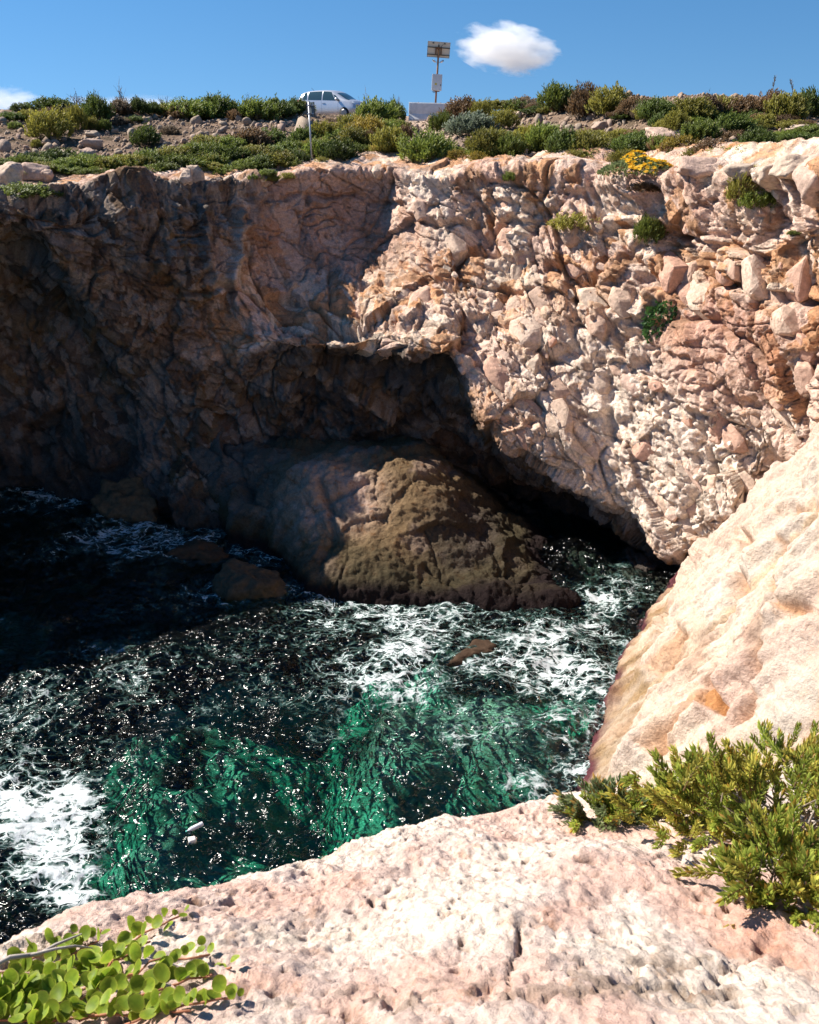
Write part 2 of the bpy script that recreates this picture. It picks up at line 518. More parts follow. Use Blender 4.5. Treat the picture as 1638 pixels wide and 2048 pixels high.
# weathered grey-brown rock of the left wall and below the overhang, shade painted in
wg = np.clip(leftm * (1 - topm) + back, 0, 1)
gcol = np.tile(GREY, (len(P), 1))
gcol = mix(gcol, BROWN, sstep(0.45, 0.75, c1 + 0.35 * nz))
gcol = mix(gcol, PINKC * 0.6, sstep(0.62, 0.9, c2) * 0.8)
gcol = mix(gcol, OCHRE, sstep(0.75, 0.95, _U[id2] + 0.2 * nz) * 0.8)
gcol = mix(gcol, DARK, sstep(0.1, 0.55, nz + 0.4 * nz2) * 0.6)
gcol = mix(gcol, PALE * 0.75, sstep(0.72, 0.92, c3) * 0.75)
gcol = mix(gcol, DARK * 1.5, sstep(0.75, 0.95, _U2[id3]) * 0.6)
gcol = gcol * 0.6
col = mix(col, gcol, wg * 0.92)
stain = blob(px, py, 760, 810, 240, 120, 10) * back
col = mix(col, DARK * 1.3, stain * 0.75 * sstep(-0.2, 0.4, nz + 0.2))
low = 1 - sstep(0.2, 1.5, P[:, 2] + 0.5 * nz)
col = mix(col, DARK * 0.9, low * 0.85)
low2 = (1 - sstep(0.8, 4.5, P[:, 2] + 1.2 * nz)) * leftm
col = mix(col, DARK * 1.2, low2 * 0.7)  # dark film at the left foot, also deepening the painted shade
lich = sstep(0.25, 0.6, fbm(P / 0.7, 4, 0.6, 57)) * topm
col = mix(col, GREY * 0.8, lich * 0.6)
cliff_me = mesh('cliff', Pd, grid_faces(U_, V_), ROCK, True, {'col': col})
cliff = add('cliff', cliff_me, kind='structure', label='broken pink and cream limestone cliff with an overhang above a sea cave')

# ------------------------------------------------------------------ rounded rock mass inside the cave mouth
mass_cols = [
    [(370,915,33.6),(372,960,33.0),(378,1000,32.4),(385,1038,31.6)],
    [(425,895,32.9),(432,950,32.2),(442,1005,31.4),(452,1064,30.7)],
    [(520,928,31.4),(525,985,30.5),(530,1045,29.6),(540,1107,28.8)],
    [(600,938,29.8),(606,1010,28.7),(616,1100,27.4),(630,1185,26.1)],
    [(740,940,29.3),(742,1015,28.1),(744,1110,26.7),(748,1203,25.6)],
    [(835,938,29.4),(855,1020,27.9),(868,1115,26.6),(880,1213,25.3)],
    [(925,985,29.6),(955,1060,28.0),(985,1140,26.6),(1005,1222,25.0)],
    [(1020,1060,29.2),(1055,1115,27.6),(1085,1165,26.4),(1110,1216,25.2)],
    [(1100,1130,28.2),(1135,1155,27.3),(1160,1175,26.6),(1180,1196,25.8)],
]
MC = []
for c in mass_cols:
    Q = [at(*q) for q in c]
    Q[-1][2] = -0.1
    f = Q[-1].copy(); f[1] -= 0.7; f[2] = -3.5
    MC.append([Q[0] + np.array([0, 5.0, -0.6]), Q[0] + np.array([0, 1.6, 0.05])] + Q + [f])
Gm = loft(MC, [24, 40, 48, 66, 50, 50, 50, 40], [16, 26, 44, 44, 44, 26])
Um, Vm = Gm.shape[:2]
nm = grid_normals(Gm).reshape(-1, 3)
Pm = Gm.reshape(-1, 3)
if np.mean(nm[:, 1]) > 0:
    nm = -nm
mx, my = proj(Pm)
g1, i1, _ = facets(Pm, 1.9, 61, 0.62, 0.9, 0.10, None, 0.3, kap=0.25)
g2, i2, _ = facets(Pm, 0.75, 63, 0.4, 0.9, 0.0, None, 0.3, kap=0.25, scoop=True)
lf = 1 - sstep(480, 600, mx)
Dm = 0.18 * fbm(Pm / 2.4, 4, 0.5, 65) + g1 * (0.6 + 0.5 * lf) + g2 * (0.5 + 1.2 * lf) + 0.10 * fbm(Pm / 0.5, 5, 0.6, 67)
for pts, w, dep in [([(735,960),(660,1000),(668,1080),(650,1120)], 7, 0.22), ([(640,960),(655,1010),(690,1040)], 6, 0.2), ([(850,1130),(905,1165),(930,1200)], 6, 0.15)]:
    Dm = Dm - dep * np.exp(-(poly_dist(mx, my, pts) / w) ** 2)
zz = Pm[:, 2]
cm = np.tile(np.array([0.30, 0.195, 0.10]), (len(Pm), 1))
nzm = fbm(Pm / 1.6, 4, 0.55, 69)
cm = mix(cm, PINKC * 0.75, (sstep(0.1, 0.5, nzm) * 0.6 + blob(mx, my, 660, 990, 110, 80) * 0.7))
cm = mix(cm, GREY * 0.9, lf * 0.7)
cm = mix(cm, DARK * 1.2, blob(mx, my, 960, 1080, 110, 110, 35) * 0.8)
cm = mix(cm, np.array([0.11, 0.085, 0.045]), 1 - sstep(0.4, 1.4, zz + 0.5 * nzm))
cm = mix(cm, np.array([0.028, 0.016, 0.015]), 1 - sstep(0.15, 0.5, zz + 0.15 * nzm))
cm = cm * (0.55 + 0.35 * blob(mx, my, 660, 1000, 110, 90))[:, None]  # shade painted into the rock's colour, its sunlit upper-left patch kept lighter
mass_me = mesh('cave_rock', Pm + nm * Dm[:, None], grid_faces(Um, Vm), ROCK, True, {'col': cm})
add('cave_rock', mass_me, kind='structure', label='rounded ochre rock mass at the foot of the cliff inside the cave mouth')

# ------------------------------------------------------------------ smooth pale slope on the right
base_px = [(1420,1120),(1350,1168),(1300,1228),(1258,1290),(1232,1380),(1196,1480),(1166,1570),(1150,1660),(1150,1800)]
BP = [on_z(x, y, 0.0) for x, y in base_px]
BP = [BP[0] + np.array([3.0, 6.0, 0])] + BP + [np.array([3.2, 8.5, 0.0]), np.array([3.4, 4.0, 0.0]), np.array([3.6, -1.0, 0.0])]
hs = [-3.5, -0.8, 0.0, 0.7, 1.8, 3.6, 5.8, 8.0, 10.2, 11.4, 11.7, 11.8]
xo = [-1.1, -0.35, 0.0, 0.62, 1.25, 2.45, 3.9, 5.5, 7.2, 8.9, 11.5, 18.0]
SC = []
for k, b in enumerate(BP):
    wide = [1.5, 1.45, 1.35, 1.22, 1.1, 1.0][k] if k < 6 else 1.0
    SC.append([b + np.array([x_ * (wide if h_ > 0 else 1.0), 0.06 * h_, h_]) for h_, x_ in zip(hs, xo)])
Gs = loft(SC, [20, 30, 40, 44, 60, 66, 60, 60, 50, 30, 20, 12], [8, 16, 26, 30, 44, 60, 50, 30, 20, 10, 6])
Us, Vs = Gs.shape[:2]
ns = grid_normals(Gs).reshape(-1, 3)
Ps = Gs.reshape(-1, 3)
if np.mean(ns[:, 0]) > 0:
    ns = -ns
sx, sy = proj(Ps)
# flutes that run down the slope, tongues and hollows
S_ = np.stack([Ps[:, 1] * 1.0 + 0.45 * Ps[:, 2], Ps[:, 2] * 0.20, Ps[:, 0] * 0.06], 1)
fl = fbm(S_ / 1.3, 4, 0.5, 71)
fl2 = fbm(S_ / 0.4, 3, 0.5, 73)
k1, j1, _ = facets(Ps, 1.6, 75, 0.45, 0.9, 0.16, A, 0.3, kap=0.25)
from mathutils import kdtree
sub = np.where((CLIFF_PX > 1250) & (CLIFF_PX < 2000) & (CLIFF_V > 3) & (CLIFF_V < 9))[0][::6]
kd = kdtree.KDTree(len(sub))
for q_, i_ in enumerate(sub):
    kd.insert(CLIFF_P[i_], q_)
kd.balance()
dcl = np.full(len(Ps), 9.0)
for i_ in np.where((Ps[:, 1] > 16) & (Ps[:, 0] > 3))[0]:
    dcl[i_] = kd.find(Ps[i_])[2]
far = np.maximum(0.6 * sstep(18.5, 23.5, Ps[:, 1] + 0.25 * Ps[:, 2]), 1 - sstep(0.3, 2.4, dcl))
k2, j2, _ = facets(Ps, 0.55, 77, 0.5, 0.9, 0.0, A, 0.3, kap=0.25, scoop=True)
hgt = 0.25 + 0.75 * sstep(0.3, 2.2, Ps[:, 2])
Ds = (0.46 * fl + 0.13 * fl2) * hgt + k1 * (0.45 + 0.6 * far) + k2 * (0.15 + 1.1 * far) - 0.10 * np.exp(-(fbm(S_ / 1.7, 3, 0.5, 83) / 0.025) ** 2) + 0.05 * fbm(Ps / 0.25, 4, 0.6, 79)
grv = np.zeros(len(Ps))
SG = [([(1240,1470),(1290,1400),(1350,1340)], 6, 0.2), ([(1300,1500),(1360,1440),(1400,1400)], 6, 0.2), ([(1340,1590),(1420,1500),(1500,1400),(1540,1300)], 7, 0.25), ([(1560,1180),(1600,1240),(1640,1230)], 6, 0.2), ([(1500,1240),(1540,1180),(1560,1080)], 7, 0.22), ([(1580,1480),(1640,1400)], 6, 0.2), ([(1490,1075),(1480,1150),(1460,1215)], 9, 0.45), ([(1400,1390),(1330,1440)], 7, 0.25), ([(1330,1560),(1300,1600)], 7, 0.15),
      ([(1560,1030),(1640,1010)], 6, 0.2), ([(1440,1420),(1455,1345),(1420,1330)], 5, 0.12), ([(1370,1270),(1310,1340)], 8, 0.25), ([(1400,1320),(1350,1380)], 6, 0.2)]
for pts, w, dep in SG:
    gk = np.exp(-(poly_dist(sx + 6 * fl2, sy + 6 * fl2, pts) / w) ** 2)
    Ds = Ds - dep * gk
    grv = np.maximum(grv, gk)
cs = np.tile(PALE * 0.84, (len(Ps), 1))
nzs = fbm(Ps / 1.5, 4, 0.55, 81)
cs = mix(cs, CREAM, sstep(-0.1, 0.4, nzs))
cs = mix(cs, PINKC, np.clip(blob(sx, sy, 1470, 1370, 40, 150, 20) * 0.9 + sstep(0.2, 0.5, fl) * 0.3, 0, 1))
oq = [(1394,1416),(1398,1372),(1424,1340),(1452,1346),(1446,1424)]
hol = np.full(len(Ps), 1e9)
for (ax0, ay0), (ax1, ay1) in zip(oq, oq[1:] + oq[:1]):
    hol = np.minimum(hol, ((ax1 - ax0) * (sy + 5 * fl2 - ay0) - (ay1 - ay0) * (sx + 5 * fl2 - ax0)) / math.hypot(ax1 - ax0, ay1 - ay0))
hol = sstep(-1.0, 5.0, hol)
Ds = Ds - 0.30 * hol
cs = mix(cs, ORNG, hol)
cs = mix(cs, OCHRE * 1.5, sstep(0.2, 0.5, -fl - 0.2 * nzs) * 0.6)
cs = mix(cs, ORNG * 0.95, grv * 0.75)
cs = mix(cs, CREAM * 0.95, far * 0.8)
cs = mix(cs, PINKC * 0.95, sstep(0.15, 0.45, fbm(S_ / 0.9, 4, 0.55, 85)) * 0.5)
cs = mix(cs, PINKC, far * sstep(0.4, 0.8, _U[j1]) * 0.8)
cs = mix(cs, BROWN * 1.6, blob(sx, sy, 1545, 1260, 22, 60, 15) * 0.6 + blob(sx, sy, 1390, 1300, 18, 60, 20) * 0.5)
cs = mix(cs, OCHRE * 0.9, (1 - sstep(0.3, 1.5, Ps[:, 2] + 0.9 * nzs + 0.35 * fl)) * (0.75 + 0.4 * fl2))
cs = mix(cs, np.array([0.10, 0.032, 0.038]), 1 - sstep(0.0, 0.35, Ps[:, 2] + 0.25 * nzs))
slope_me = mesh('rock_slope', Ps + ns * Ds[:, None], grid_faces(Us, Vs), SLOPE, True, {'col': cs})
add('rock_slope', slope_me, kind='structure', label='smooth pale limestone slope running down to the water on the right')

# ------------------------------------------------------------------ slab in the foreground
def slab_z(x, y):
    return 10.9 - 0.47 * (y - 1.4) + 0.05 * x

def on_slab(px_, py_):
    a = (px_ - 819.0) / FOC; b = (1024.0 - py_) / FOC
    d = np.array([a, CP + b * SP, -SP + b * CP])
    t = (10.9 + 0.47 * 1.4 - CAM_H) / (d[2] + 0.47 * d[1] - 0.05 * d[0])
    return np.array([0, 0, CAM_H]) + d * t

edge_px = [(-900,2300),(-400,2080),(-150,1990),(40,1920),(200,1858),(420,1796),(600,1742),(760,1694),(900,1656),(1040,1636),(1150,1618),(1320,1600),(1600,1570),(2000,1545),(2600,1530)]
FC = []
for k, e in enumerate(edge_px):
    E = on_slab(*e)
    xs = -2.6 + 7.6 * k / (len(edge_px) - 1)
    S = np.array([xs, -1.6, 0]); S[2] = slab_z(xs, -1.6)
    rows = [S + (E - S) * t for t in (0, 0.35, 0.6, 0.78, 0.9, 0.97)]
    out = np.array([-0.45, 0.89, 0])
    for d_, h_ in ((0.02, 0.0), (0.13, -0.10), (0.22, -0.32), (0.30, -0.9), (0.5, -3.0), (0.8, -7.0), (1.0, -10.5), (1.2, -13.0)):
        rows.append(E + out * d_ + np.array([0, 0, h_]))
    FC.append(rows)
Gf = loft(FC, [14, 18, 24, 30, 40, 44, 48, 48, 48, 44, 40, 36, 26, 16], [10, 60, 70, 80, 60, 40, 26, 26, 20, 14, 14, 10, 8])
Uf, Vf = Gf.shape[:2]
nf_ = grid_normals(Gf).reshape(-1, 3)
Pf = Gf.reshape(-1, 3)
if np.mean(nf_[:, 2]) < 0:
    nf_ = -nf_
fx, fy = proj(Pf)
warpf = np.stack([fbm(Pf / 0.22, 2, 0.5, 91), fbm(Pf / 0.22, 2, 0.5, 92), np.zeros(len(Pf))], 1)
f1, f2, pid, _ = voronoi(Pf / 0.055 + warpf * 1.2, 93)
pit_where = sstep(0.0, 0.3, fbm(Pf / 0.33, 4, 0.6, 95))
pits = (1 - sstep(0.18, 0.42, f1)) * pit_where * (_U[pid] > 0.35)
f1b, f2b, pidb, _ = voronoi(Pf / 0.02, 97)
pits2 = (1 - sstep(0.2, 0.45, f1b)) * (_U[pidb] > 0.7)
lump = fbm(Pf / 0.7, 4, 0.5, 99)
sl, sid, se = facets(Pf, 0.45, 101, 0.13, 0.8, 0.0, None, 0.5, scoop=True)
crk = np.zeros(len(Pf))
for pts in [[(1040,1880),(1034,1930),(1020,1990),(1012,2048)], [(1090,2040),(1180,2020),(1260,1985),(1330,1965)], [(1430,1930),(1530,1870)]]:
    dd = poly_dist(fx + 14 * fbm(Pf / 0.08, 3, 0.6, 103), fy + 14 * fbm(Pf / 0.08, 3, 0.6, 104), pts)
    crk += np.exp(-(dd / 4.0) ** 2)
dk = np.clip(blob(fx, fy, 1330, 1955, 260, 65, -10, 0.9) + blob(fx, fy, 740, 2020, 260, 50, 0, 0.9) * 0.8 + blob(fx, fy, 560, 1870, 150, 40, -15, 0.9) * 0.5, 0, 1)
rgh = fbm(Pf / 0.10, 4, 0.6, 105)
Df = 0.06 * lump + sl + 0.010 * rgh - 0.014 * np.abs(fbm(Pf / 0.16, 5, 0.6, 108)) + 0.012 - 0.034 * pits - 0.022 * dk * sstep(0.05, 0.4, fbm(Pf / 0.06, 3, 0.6, 111)) - 0.008 * pits2 - 0.03 * np.clip(crk, 0, 1) + 0.006 * fbm(Pf / 0.03, 3, 0.6, 106)
cf = np.tile(np.array([0.63, 0.485, 0.41]), (len(Pf), 1))
nzf = fbm(Pf / 0.45, 4, 0.6, 107)
cf = mix(cf, np.array([0.60, 0.40, 0.32]), sstep(-0.1, 0.5, nzf))
cf = mix(cf, PALE * 1.05, sstep(0.0, 0.45, -nzf) * 0.8)
cf = mix(cf, np.array([0.17, 0.105, 0.07]), np.clip(pits * 0.9 + np.clip(crk, 0, 1) * 0.7 + pits2 * 0.35, 0, 1))
cf = mix(cf, np.array([0.26, 0.19, 0.14]), dk * sstep(-0.1, 0.3, fbm(Pf / 0.09, 4, 0.65, 109)) * 0.95)
cf = mix(cf, np.array([0.52, 0.25, 0.16]), blob(fx, fy, 1560, 1880, 120, 40, 20, 0.8) * 0.6)
slab_me = mesh('foreground_rock', Pf + nf_ * Df[:, None], grid_faces(Uf, Vf), ROCK_NEAR, True, {'col': cf})
foreground = add('foreground_rock', slab_me, kind='structure', label='pitted pale pink rock slab in the foreground')
SLAB_P = (Pf + nf_ * Df[:, None])

# ------------------------------------------------------------------ terrain on top of the cliff
LX, LY, LZ = LIP[:, 0], LIP[:, 1], LIP[:, 2]
o_ = np.argsort(LX[:-3]); lx, ly, lz = LX[:-3][o_], LY[:-3][o_], LZ[:-3][o_]

def lip_y(x): return np.interp(x, lx, ly)
def lip_z(x): return np.interp(x, lx, lz)

def terrain_z(x, y):
    x = np.asarray(x, float); y = np.asarray(y, float)
    d = y - lip_y(x)
    r = sstep(4.5, 9.0, x)                                    # right side: bank starts sooner
    crest = 13.35 - 0.45 * np.exp(-((x - 1.6) / 2.6) ** 2) + 0.25 * r - 0.2 * sstep(-6, -2, x) * (1 - sstep(0.0, 2.0, x))
    base = lip_z(x) + np.interp(d, [0, 1.6, 3.4, 5.2, 8], [-0.35, 0.10, 0.50, 0.70, 0.85])
    t = np.clip((d - 6.5) / (12.5 - 4.0 * r), 0, 1)
    z = base + (crest - base) * (t ** 1.15)
    P3 = np.stack([x.ravel(), y.ravel(), np.zeros(x.size)], 1)
    bmp = (0.22 * fbm(P3 / 3.2, 3, 0.5, 121) + 0.06 * fbm(P3 / 0.6, 3, 0.5, 123)).reshape(x.shape)
    z = z + bmp * sstep(4.0, 8.0, d) * (1 - 0.8 * sstep(20, 26, d))
    z = np.where(d > 22, 13.25 + 0.05 * bmp + (z - 13.25) * (1 - sstep(22, 26, d)), z)
    return z

xs = np.concatenate([np.linspace(-900, -60, 14), np.linspace(-55, -21, 40), np.linspace(-20, 20, 330), np.linspace(21, 55, 40), np.linspace(60, 900, 14)])
vs = np.concatenate([np.linspace(1.2, 26, 230), np.linspace(27, 60, 30), np.geomspace(66, 3000, 16)])
XX, VV = np.meshgrid(xs, vs, indexing='ij')
YY = VV + lip_y(XX)
ZZ = terrain_z(XX, YY)
Pt = np.stack([XX, YY, ZZ], -1).reshape(-1, 3)
tx, ty = proj(Pt)
nzt = fbm(Pt / 1.2, 4, 0.6, 125)
ct = np.tile(np.array([0.24, 0.165, 0.115]), (len(Pt), 1))
ct = mix(ct, np.array([0.12, 0.085, 0.055]), sstep(-0.1, 0.4, nzt))
dd_ = VV.ravel()
pathm = np.clip(1 - sstep(1.0, 2.6, np.abs(Pt[:, 0] - np.interp(Pt[:, 1], [36, 42, 52, 60], [-0.8, 0.0, 1.3, 1.6]))), 0, 1)
ct = mix(ct, np.array([0.52, 0.39, 0.30]), np.clip(pathm * 0.9 + (1 - sstep(1.2, 3.4, dd_)) * 0.8, 0, 1))
TER = rock_mat('stony_earth', 9.0, 0.8, 0.09, 0.35)
ter_me = mesh('hillside', Pt, grid_faces(*XX.shape), TER, True, {'col': ct})
add('hillside', ter_me, kind='structure', label='stony earth bank above the cliff with a dirt path')

def on_terrain(px_, py_):
    """where the ray through a photo pixel meets the bank"""
    Y = np.linspace(33.0, 62.0, 600) if px_ < 1300 else np.linspace(24.0, 58.0, 600)
    a = (px_ - 819.0) / FOC; b = (1024.0 - py_) / FOC
    t = Y / (CP + b * SP)
    X = a * t; Z = CAM_H + t * (-SP + b * CP)
    ok = Y > lip_y(X) + 1.5
    df = np.where(ok, Z - terrain_z(X, Y), 9.0)
    w = np.where((df[:-1] > 0) & (df[1:] <= 0) & ok[1:])[0]
    i = w[0] + 1 if len(w) else int(np.argmin(df))
    return np.array([X[i], Y[i], float(terrain_z(X[i], Y[i]))]), t[i]

# ------------------------------------------------------------------ seabed and sea
xb = np.concatenate([np.linspace(-500, -40, 16), np.linspace(-36, 16, 220)])
yb = np.concatenate([np.linspace(-300, -10, 12), np.linspace(-6, 42, 210)])
XB, YB = np.meshgrid(xb, yb, indexing='ij')
Pb = np.stack([XB.ravel(), YB.ravel(), np.zeros(XB.size)], 1)
bx1, by1 = proj(Pb)
off = np.clip((-14 - XB.ravel()) / 8, 0, 1)
lumps = fbm(Pb / 3.2, 4, 0.55, 131)
zb = -3.0 + 1.5 * lumps - 5.0 * off - 1.0 * (1 - sstep(10, 15, YB.ravel()))
shallow = blob(bx1, by1, 960, 1340, 230, 110, 0, 0.8)
zb = zb + 1.3 * shallow
zb = np.minimum(zb, -0.75)
cb = np.tile(np.array([0.58, 0.66, 0.52]), (len(Pb), 1))
weed = sstep(-0.12, 0.22, fbm(Pb / 2.3, 4, 0.6, 133) + 0.10)
GREENS = [(560,1330,170,70),(860,1480,240,70),(450,1400,70,60),(330,1480,150,60),(560,1560,150,90),(740,1640,100,60),(980,1400,280,120),(300,1560,150,70),(480,1300,150,60),(250,1400,90,50),(640,1450,160,60),(1150,1300,120,120),(700,1240,300,40)]
gm = np.zeros(len(Pb))
for gx, gy, ga, gb in GREENS:
    gm = np.maximum(gm, blob(bx1, by1, gx, gy, ga, gb, 0, 0.7))
cb = mix(cb, np.array([0.030, 0.024, 0.018]), np.clip(weed * 1.0 + 0.7 * (1 - gm) - 0.75 * gm, 0, 1))
zb = np.minimum(zb + 0.5 * gm, -0.7)
BED = rock_mat('seabed_sand', 6.0, 0.9, 0.2, 0.4)
bed_me = mesh('seabed', np.stack([XB.ravel(), YB.ravel(), zb], 1), grid_faces(*XB.shape), BED, True, {'col': cb})
add('seabed', bed_me, kind='structure', label='sandy seabed with dark weed seen through the water')

xw = np.concatenate([np.linspace(-500, -40, 14), np.linspace(-36, -17, 60), np.linspace(-16.5, 9.5, 520), np.linspace(10, 16, 10)])
yw = np.concatenate([np.linspace(-300, -10, 10), np.linspace(-6, 12, 30), np.linspace(12.3, 29, 420), np.linspace(29.2, 42, 120)])
XW, YW = np.meshgrid(xw, yw, indexing='ij')
q2 = np.stack([XW.ravel(), YW.ravel(), np.zeros(XW.size)], 1)
wr = np.random.default_rng(5)
hw = np.zeros(len(q2))
wq = q2 + 0.5 * np.stack([fbm(q2 / 2.2, 2, 0.5, 141), fbm(q2 / 2.2, 2, 0.5, 142), np.zeros(len(q2))], 1)
for k in range(26):
    L = 0.45 * (1.28 ** (k % 13)) * (0.85 + 0.3 * wr.random())
    th = wr.normal(-0.5, 0.9)
    kx, ky = math.cos(th) * 2 * math.pi / L, math.sin(th) * 2 * math.pi / L
    ph = kx * wq[:, 0] + ky * wq[:, 1] + wr.random() * 6.28
    hw += 0.0125 * L ** 0.85 * (1 - np.abs(np.sin(ph * 0.5)) * 2 + 0.27)
hw += 0.075 * fbm(q2 / 0.6, 3, 0.55, 145) + 0.022 * fbm(q2 / 0.24, 2, 0.5, 146)
hw = hw * (0.35 + 0.65 * sstep(-60, -30, XW.ravel())) * 0.85
wx, wy = proj(q2)
swell = blob(wx, wy, 950, 1318, 150, 40, 0, 0.9)
hw = hw + 0.22 * swell
foam = np.zeros(len(q2))
for gx, gy, ga, gb, an, am in [(620,1250,330,55,5,0.55),(880,1240,300,60,6,0.75),(760,1350,180,110,0,0.62),(820,1300,110,40,0,1.05),(1080,1310,190,110,0,0.85),(1180,1400,120,170,10,0.85),
                               (1000,1430,200,60,0,0.55),(1100,1560,130,120,0,0.42),(80,1620,115,120,0,1.25),(110,1760,100,60,0,1.15),(160,1480,140,60,0,0.5),
                               (1230,1190,90,50,0,0.75),(560,1100,90,50,20,0.62),(300,1090,230,70,0,0.6),(80,1000,150,40,0,0.6),(230,1050,120,30,0,0.75),(480,1160,120,40,0,0.6),
                               (250,1350,260,110,0,0.34),(60,1400,120,120,0,0.48)]:
    foam = np.maximum(foam, am * blob(wx, wy, gx, gy, ga, gb, an, 0.85))
foam = np.clip(foam * 0.67 + 0.28 * fbm(q2 / 1.6, 3, 0.6, 147) * (foam > 0.05), 0, 1.5)
nW = len(q2)
Pw = np.stack([XW.ravel(), YW.ravel(), hw], 1)
# close the body of water with a floor far below the seabed
aW, bW = XW.shape
rim = np.concatenate([np.arange(aW) * bW, (aW - 1) * bW + np.arange(1, bW), (np.arange(aW - 2, -1, -1)) * bW + bW - 1, np.arange(bW - 2, 0, -1)])
low_ = Pw[rim].copy(); low_[:, 2] = -14.0
base_i = nW + np.arange(len(rim))
side = np.stack([rim, base_i, np.roll(base_i, -1), np.roll(rim, -1)], 1)
cen = nW + len(rim)
Pw = np.concatenate([Pw, low_, np.array([[-200.0, -100.0, -14.0]])])
capf = np.stack([np.roll(base_i, -1), base_i, np.full(len(rim), cen), np.full(len(rim), cen)], 1)
foam = np.concatenate([foam, np.zeros(len(rim) + 1)])
wf = np.concatenate([grid_faces(aW, bW), side])
me_w = bpy.data.meshes.new('sea')
faces_all = wf.tolist() + [(int(a), int(b), int(c)) for a, b, c, _ in capf]
me_w.from_pydata(Pw.tolist(), [], faces_all)
me_w.polygons.foreach_set('use_smooth', np.ones(len(me_w.polygons), bool))
a_ = me_w.attributes.new('foam', 'FLOAT', 'POINT')
a_.data.foreach_set('value', foam.astype(np.float32))

WAT = bpy.data.materials.new('sea_water')
WAT.use_nodes = True
nt = WAT.node_tree
nt.nodes.clear()
out = nd(nt, 'ShaderNodeOutputMaterial')
geo = nd(nt, 'ShaderNodeNewGeometry')
L = nt.links.new
# small ripples
rn = nd(nt, 'ShaderNodeTexNoise', Scale=3.4, Detail=1.6, Roughness=0.45, Distortion=0.9)
mp = nd(nt, 'ShaderNodeMapping'); mp.inputs['Scale'].default_value = (1.0, 1.5, 1.0)
L(geo.outputs['Position'], mp.inputs['Vector']); L(mp.outputs[0], rn.inputs['Vector'])
bpw = nd(nt, 'ShaderNodeBump', Strength=1.0, Distance=0.22)
L(rn.outputs['Fac'], bpw.inputs['Height'])
tr = nd(nt, 'ShaderNodeBsdfTransparent'); tr.inputs['Color'].default_value = (0.90, 0.97, 0.95, 1)
gl = nd(nt, 'ShaderNodeBsdfGlossy', Roughness=0.17)
L(bpw.outputs[0], gl.inputs['Normal'])
fr = nd(nt, 'ShaderNodeFresnel', IOR=1.34)
L(bpw.outputs[0], fr.inputs['Normal'])
mx1 = nd(nt, 'ShaderNodeMixShader')
L(fr.outputs[0], mx1.inputs[0]); L(tr.outputs[0], mx1.inputs[1]); L(gl.outputs[0], mx1.inputs[2])
# foam: a lacy net whose strands widen where there is more of it
fa = nd(nt, 'ShaderNodeAttribute', attribute_name='foam')
wn1 = nd(nt, 'ShaderNodeTexNoise', Scale=1.1, Detail=4.5, Roughness=0.6)
L(geo.outputs['Position'], wn1.inputs['Vector'])
wv = nd(nt, 'ShaderNodeVectorMath', operation='MULTIPLY_ADD')
L(wn1.outputs['Color'], wv.inputs[0]); wv.inputs[1].default_value = (1.3, 1.0, 0.0); L(geo.outputs['Position'], wv.inputs[2])
def net(scale, lo, hi):
    v = nd(nt, 'ShaderNodeTexVoronoi', feature='DISTANCE_TO_EDGE', Scale=scale)
    v.voronoi_dimensions = '2D'
    mpp = nd(nt, 'ShaderNodeMapping'); mpp.inputs['Scale'].default_value = (0.75, 1.25, 1.0)
    L(wv.outputs[0], mpp.inputs['Vector']); L(mpp.outputs[0], v.inputs['Vector'])
    k = nd(nt, 'ShaderNodeMapRange'); k.clamp = True
    L(v.outputs['Distance'], k.inputs[0])
    k.inputs[1].default_value = lo; k.inputs[2].default_value = hi
    k.inputs[3].default_value = 1.0; k.inputs[4].default_value = 0.0
    return k.outputs[0]
na, nb_ = net(1.35, 0.0, 0.14), net(3.6, 0.0, 0.16)
def ridge(scale, width, dist):
    a = nd(nt, 'ShaderNodeTexNoise', Scale=scale, Detail=2.0, Roughness=0.45, Distortion=dist)
    L(wv.outputs[0], a.inputs['Vector'])
    s_ = nd(nt, 'ShaderNodeMath', operation='SUBTRACT'); L(a.outputs['Fac'], s_.inputs[0]); s_.inputs[1].default_value = 0.5
    b_ = nd(nt, 'ShaderNodeMath', operation='ABSOLUTE'); L(s_.outputs[0], b_.inputs[0])
    k = nd(nt, 'ShaderNodeMapRange'); L(b_.outputs[0], k.inputs[0])
    k.inputs[1].default_value = 0.0; k.inputs[2].default_value = width; k.inputs[3].default_value = 1.0; k.inputs[4].default_value = 0.0
    return k.outputs[0]
def fmax(a, b, w=1.0):
    s_ = nd(nt, 'ShaderNodeMath', operation='MULTIPLY'); L(b, s_.inputs[0]); s_.inputs[1].default_value = w
    m_ = nd(nt, 'ShaderNodeMath', operation='MAXIMUM'); L(a, m_.inputs[0]); L(s_.outputs[0], m_.inputs[1])
    return m_
mxn = fmax(fmax(fmax(ridge(1.0, 0.05, 0.7), ridge(2.3, 0.055, 0.5), 0.95).outputs[0], na, 0.85).outputs[0], nb_, 0.6)
fnz = nd(nt, 'ShaderNodeTexNoise', Scale=4.5, Detail=5.0, Roughness=0.65)
L(geo.outputs['Position'], fnz.inputs['Vector'])
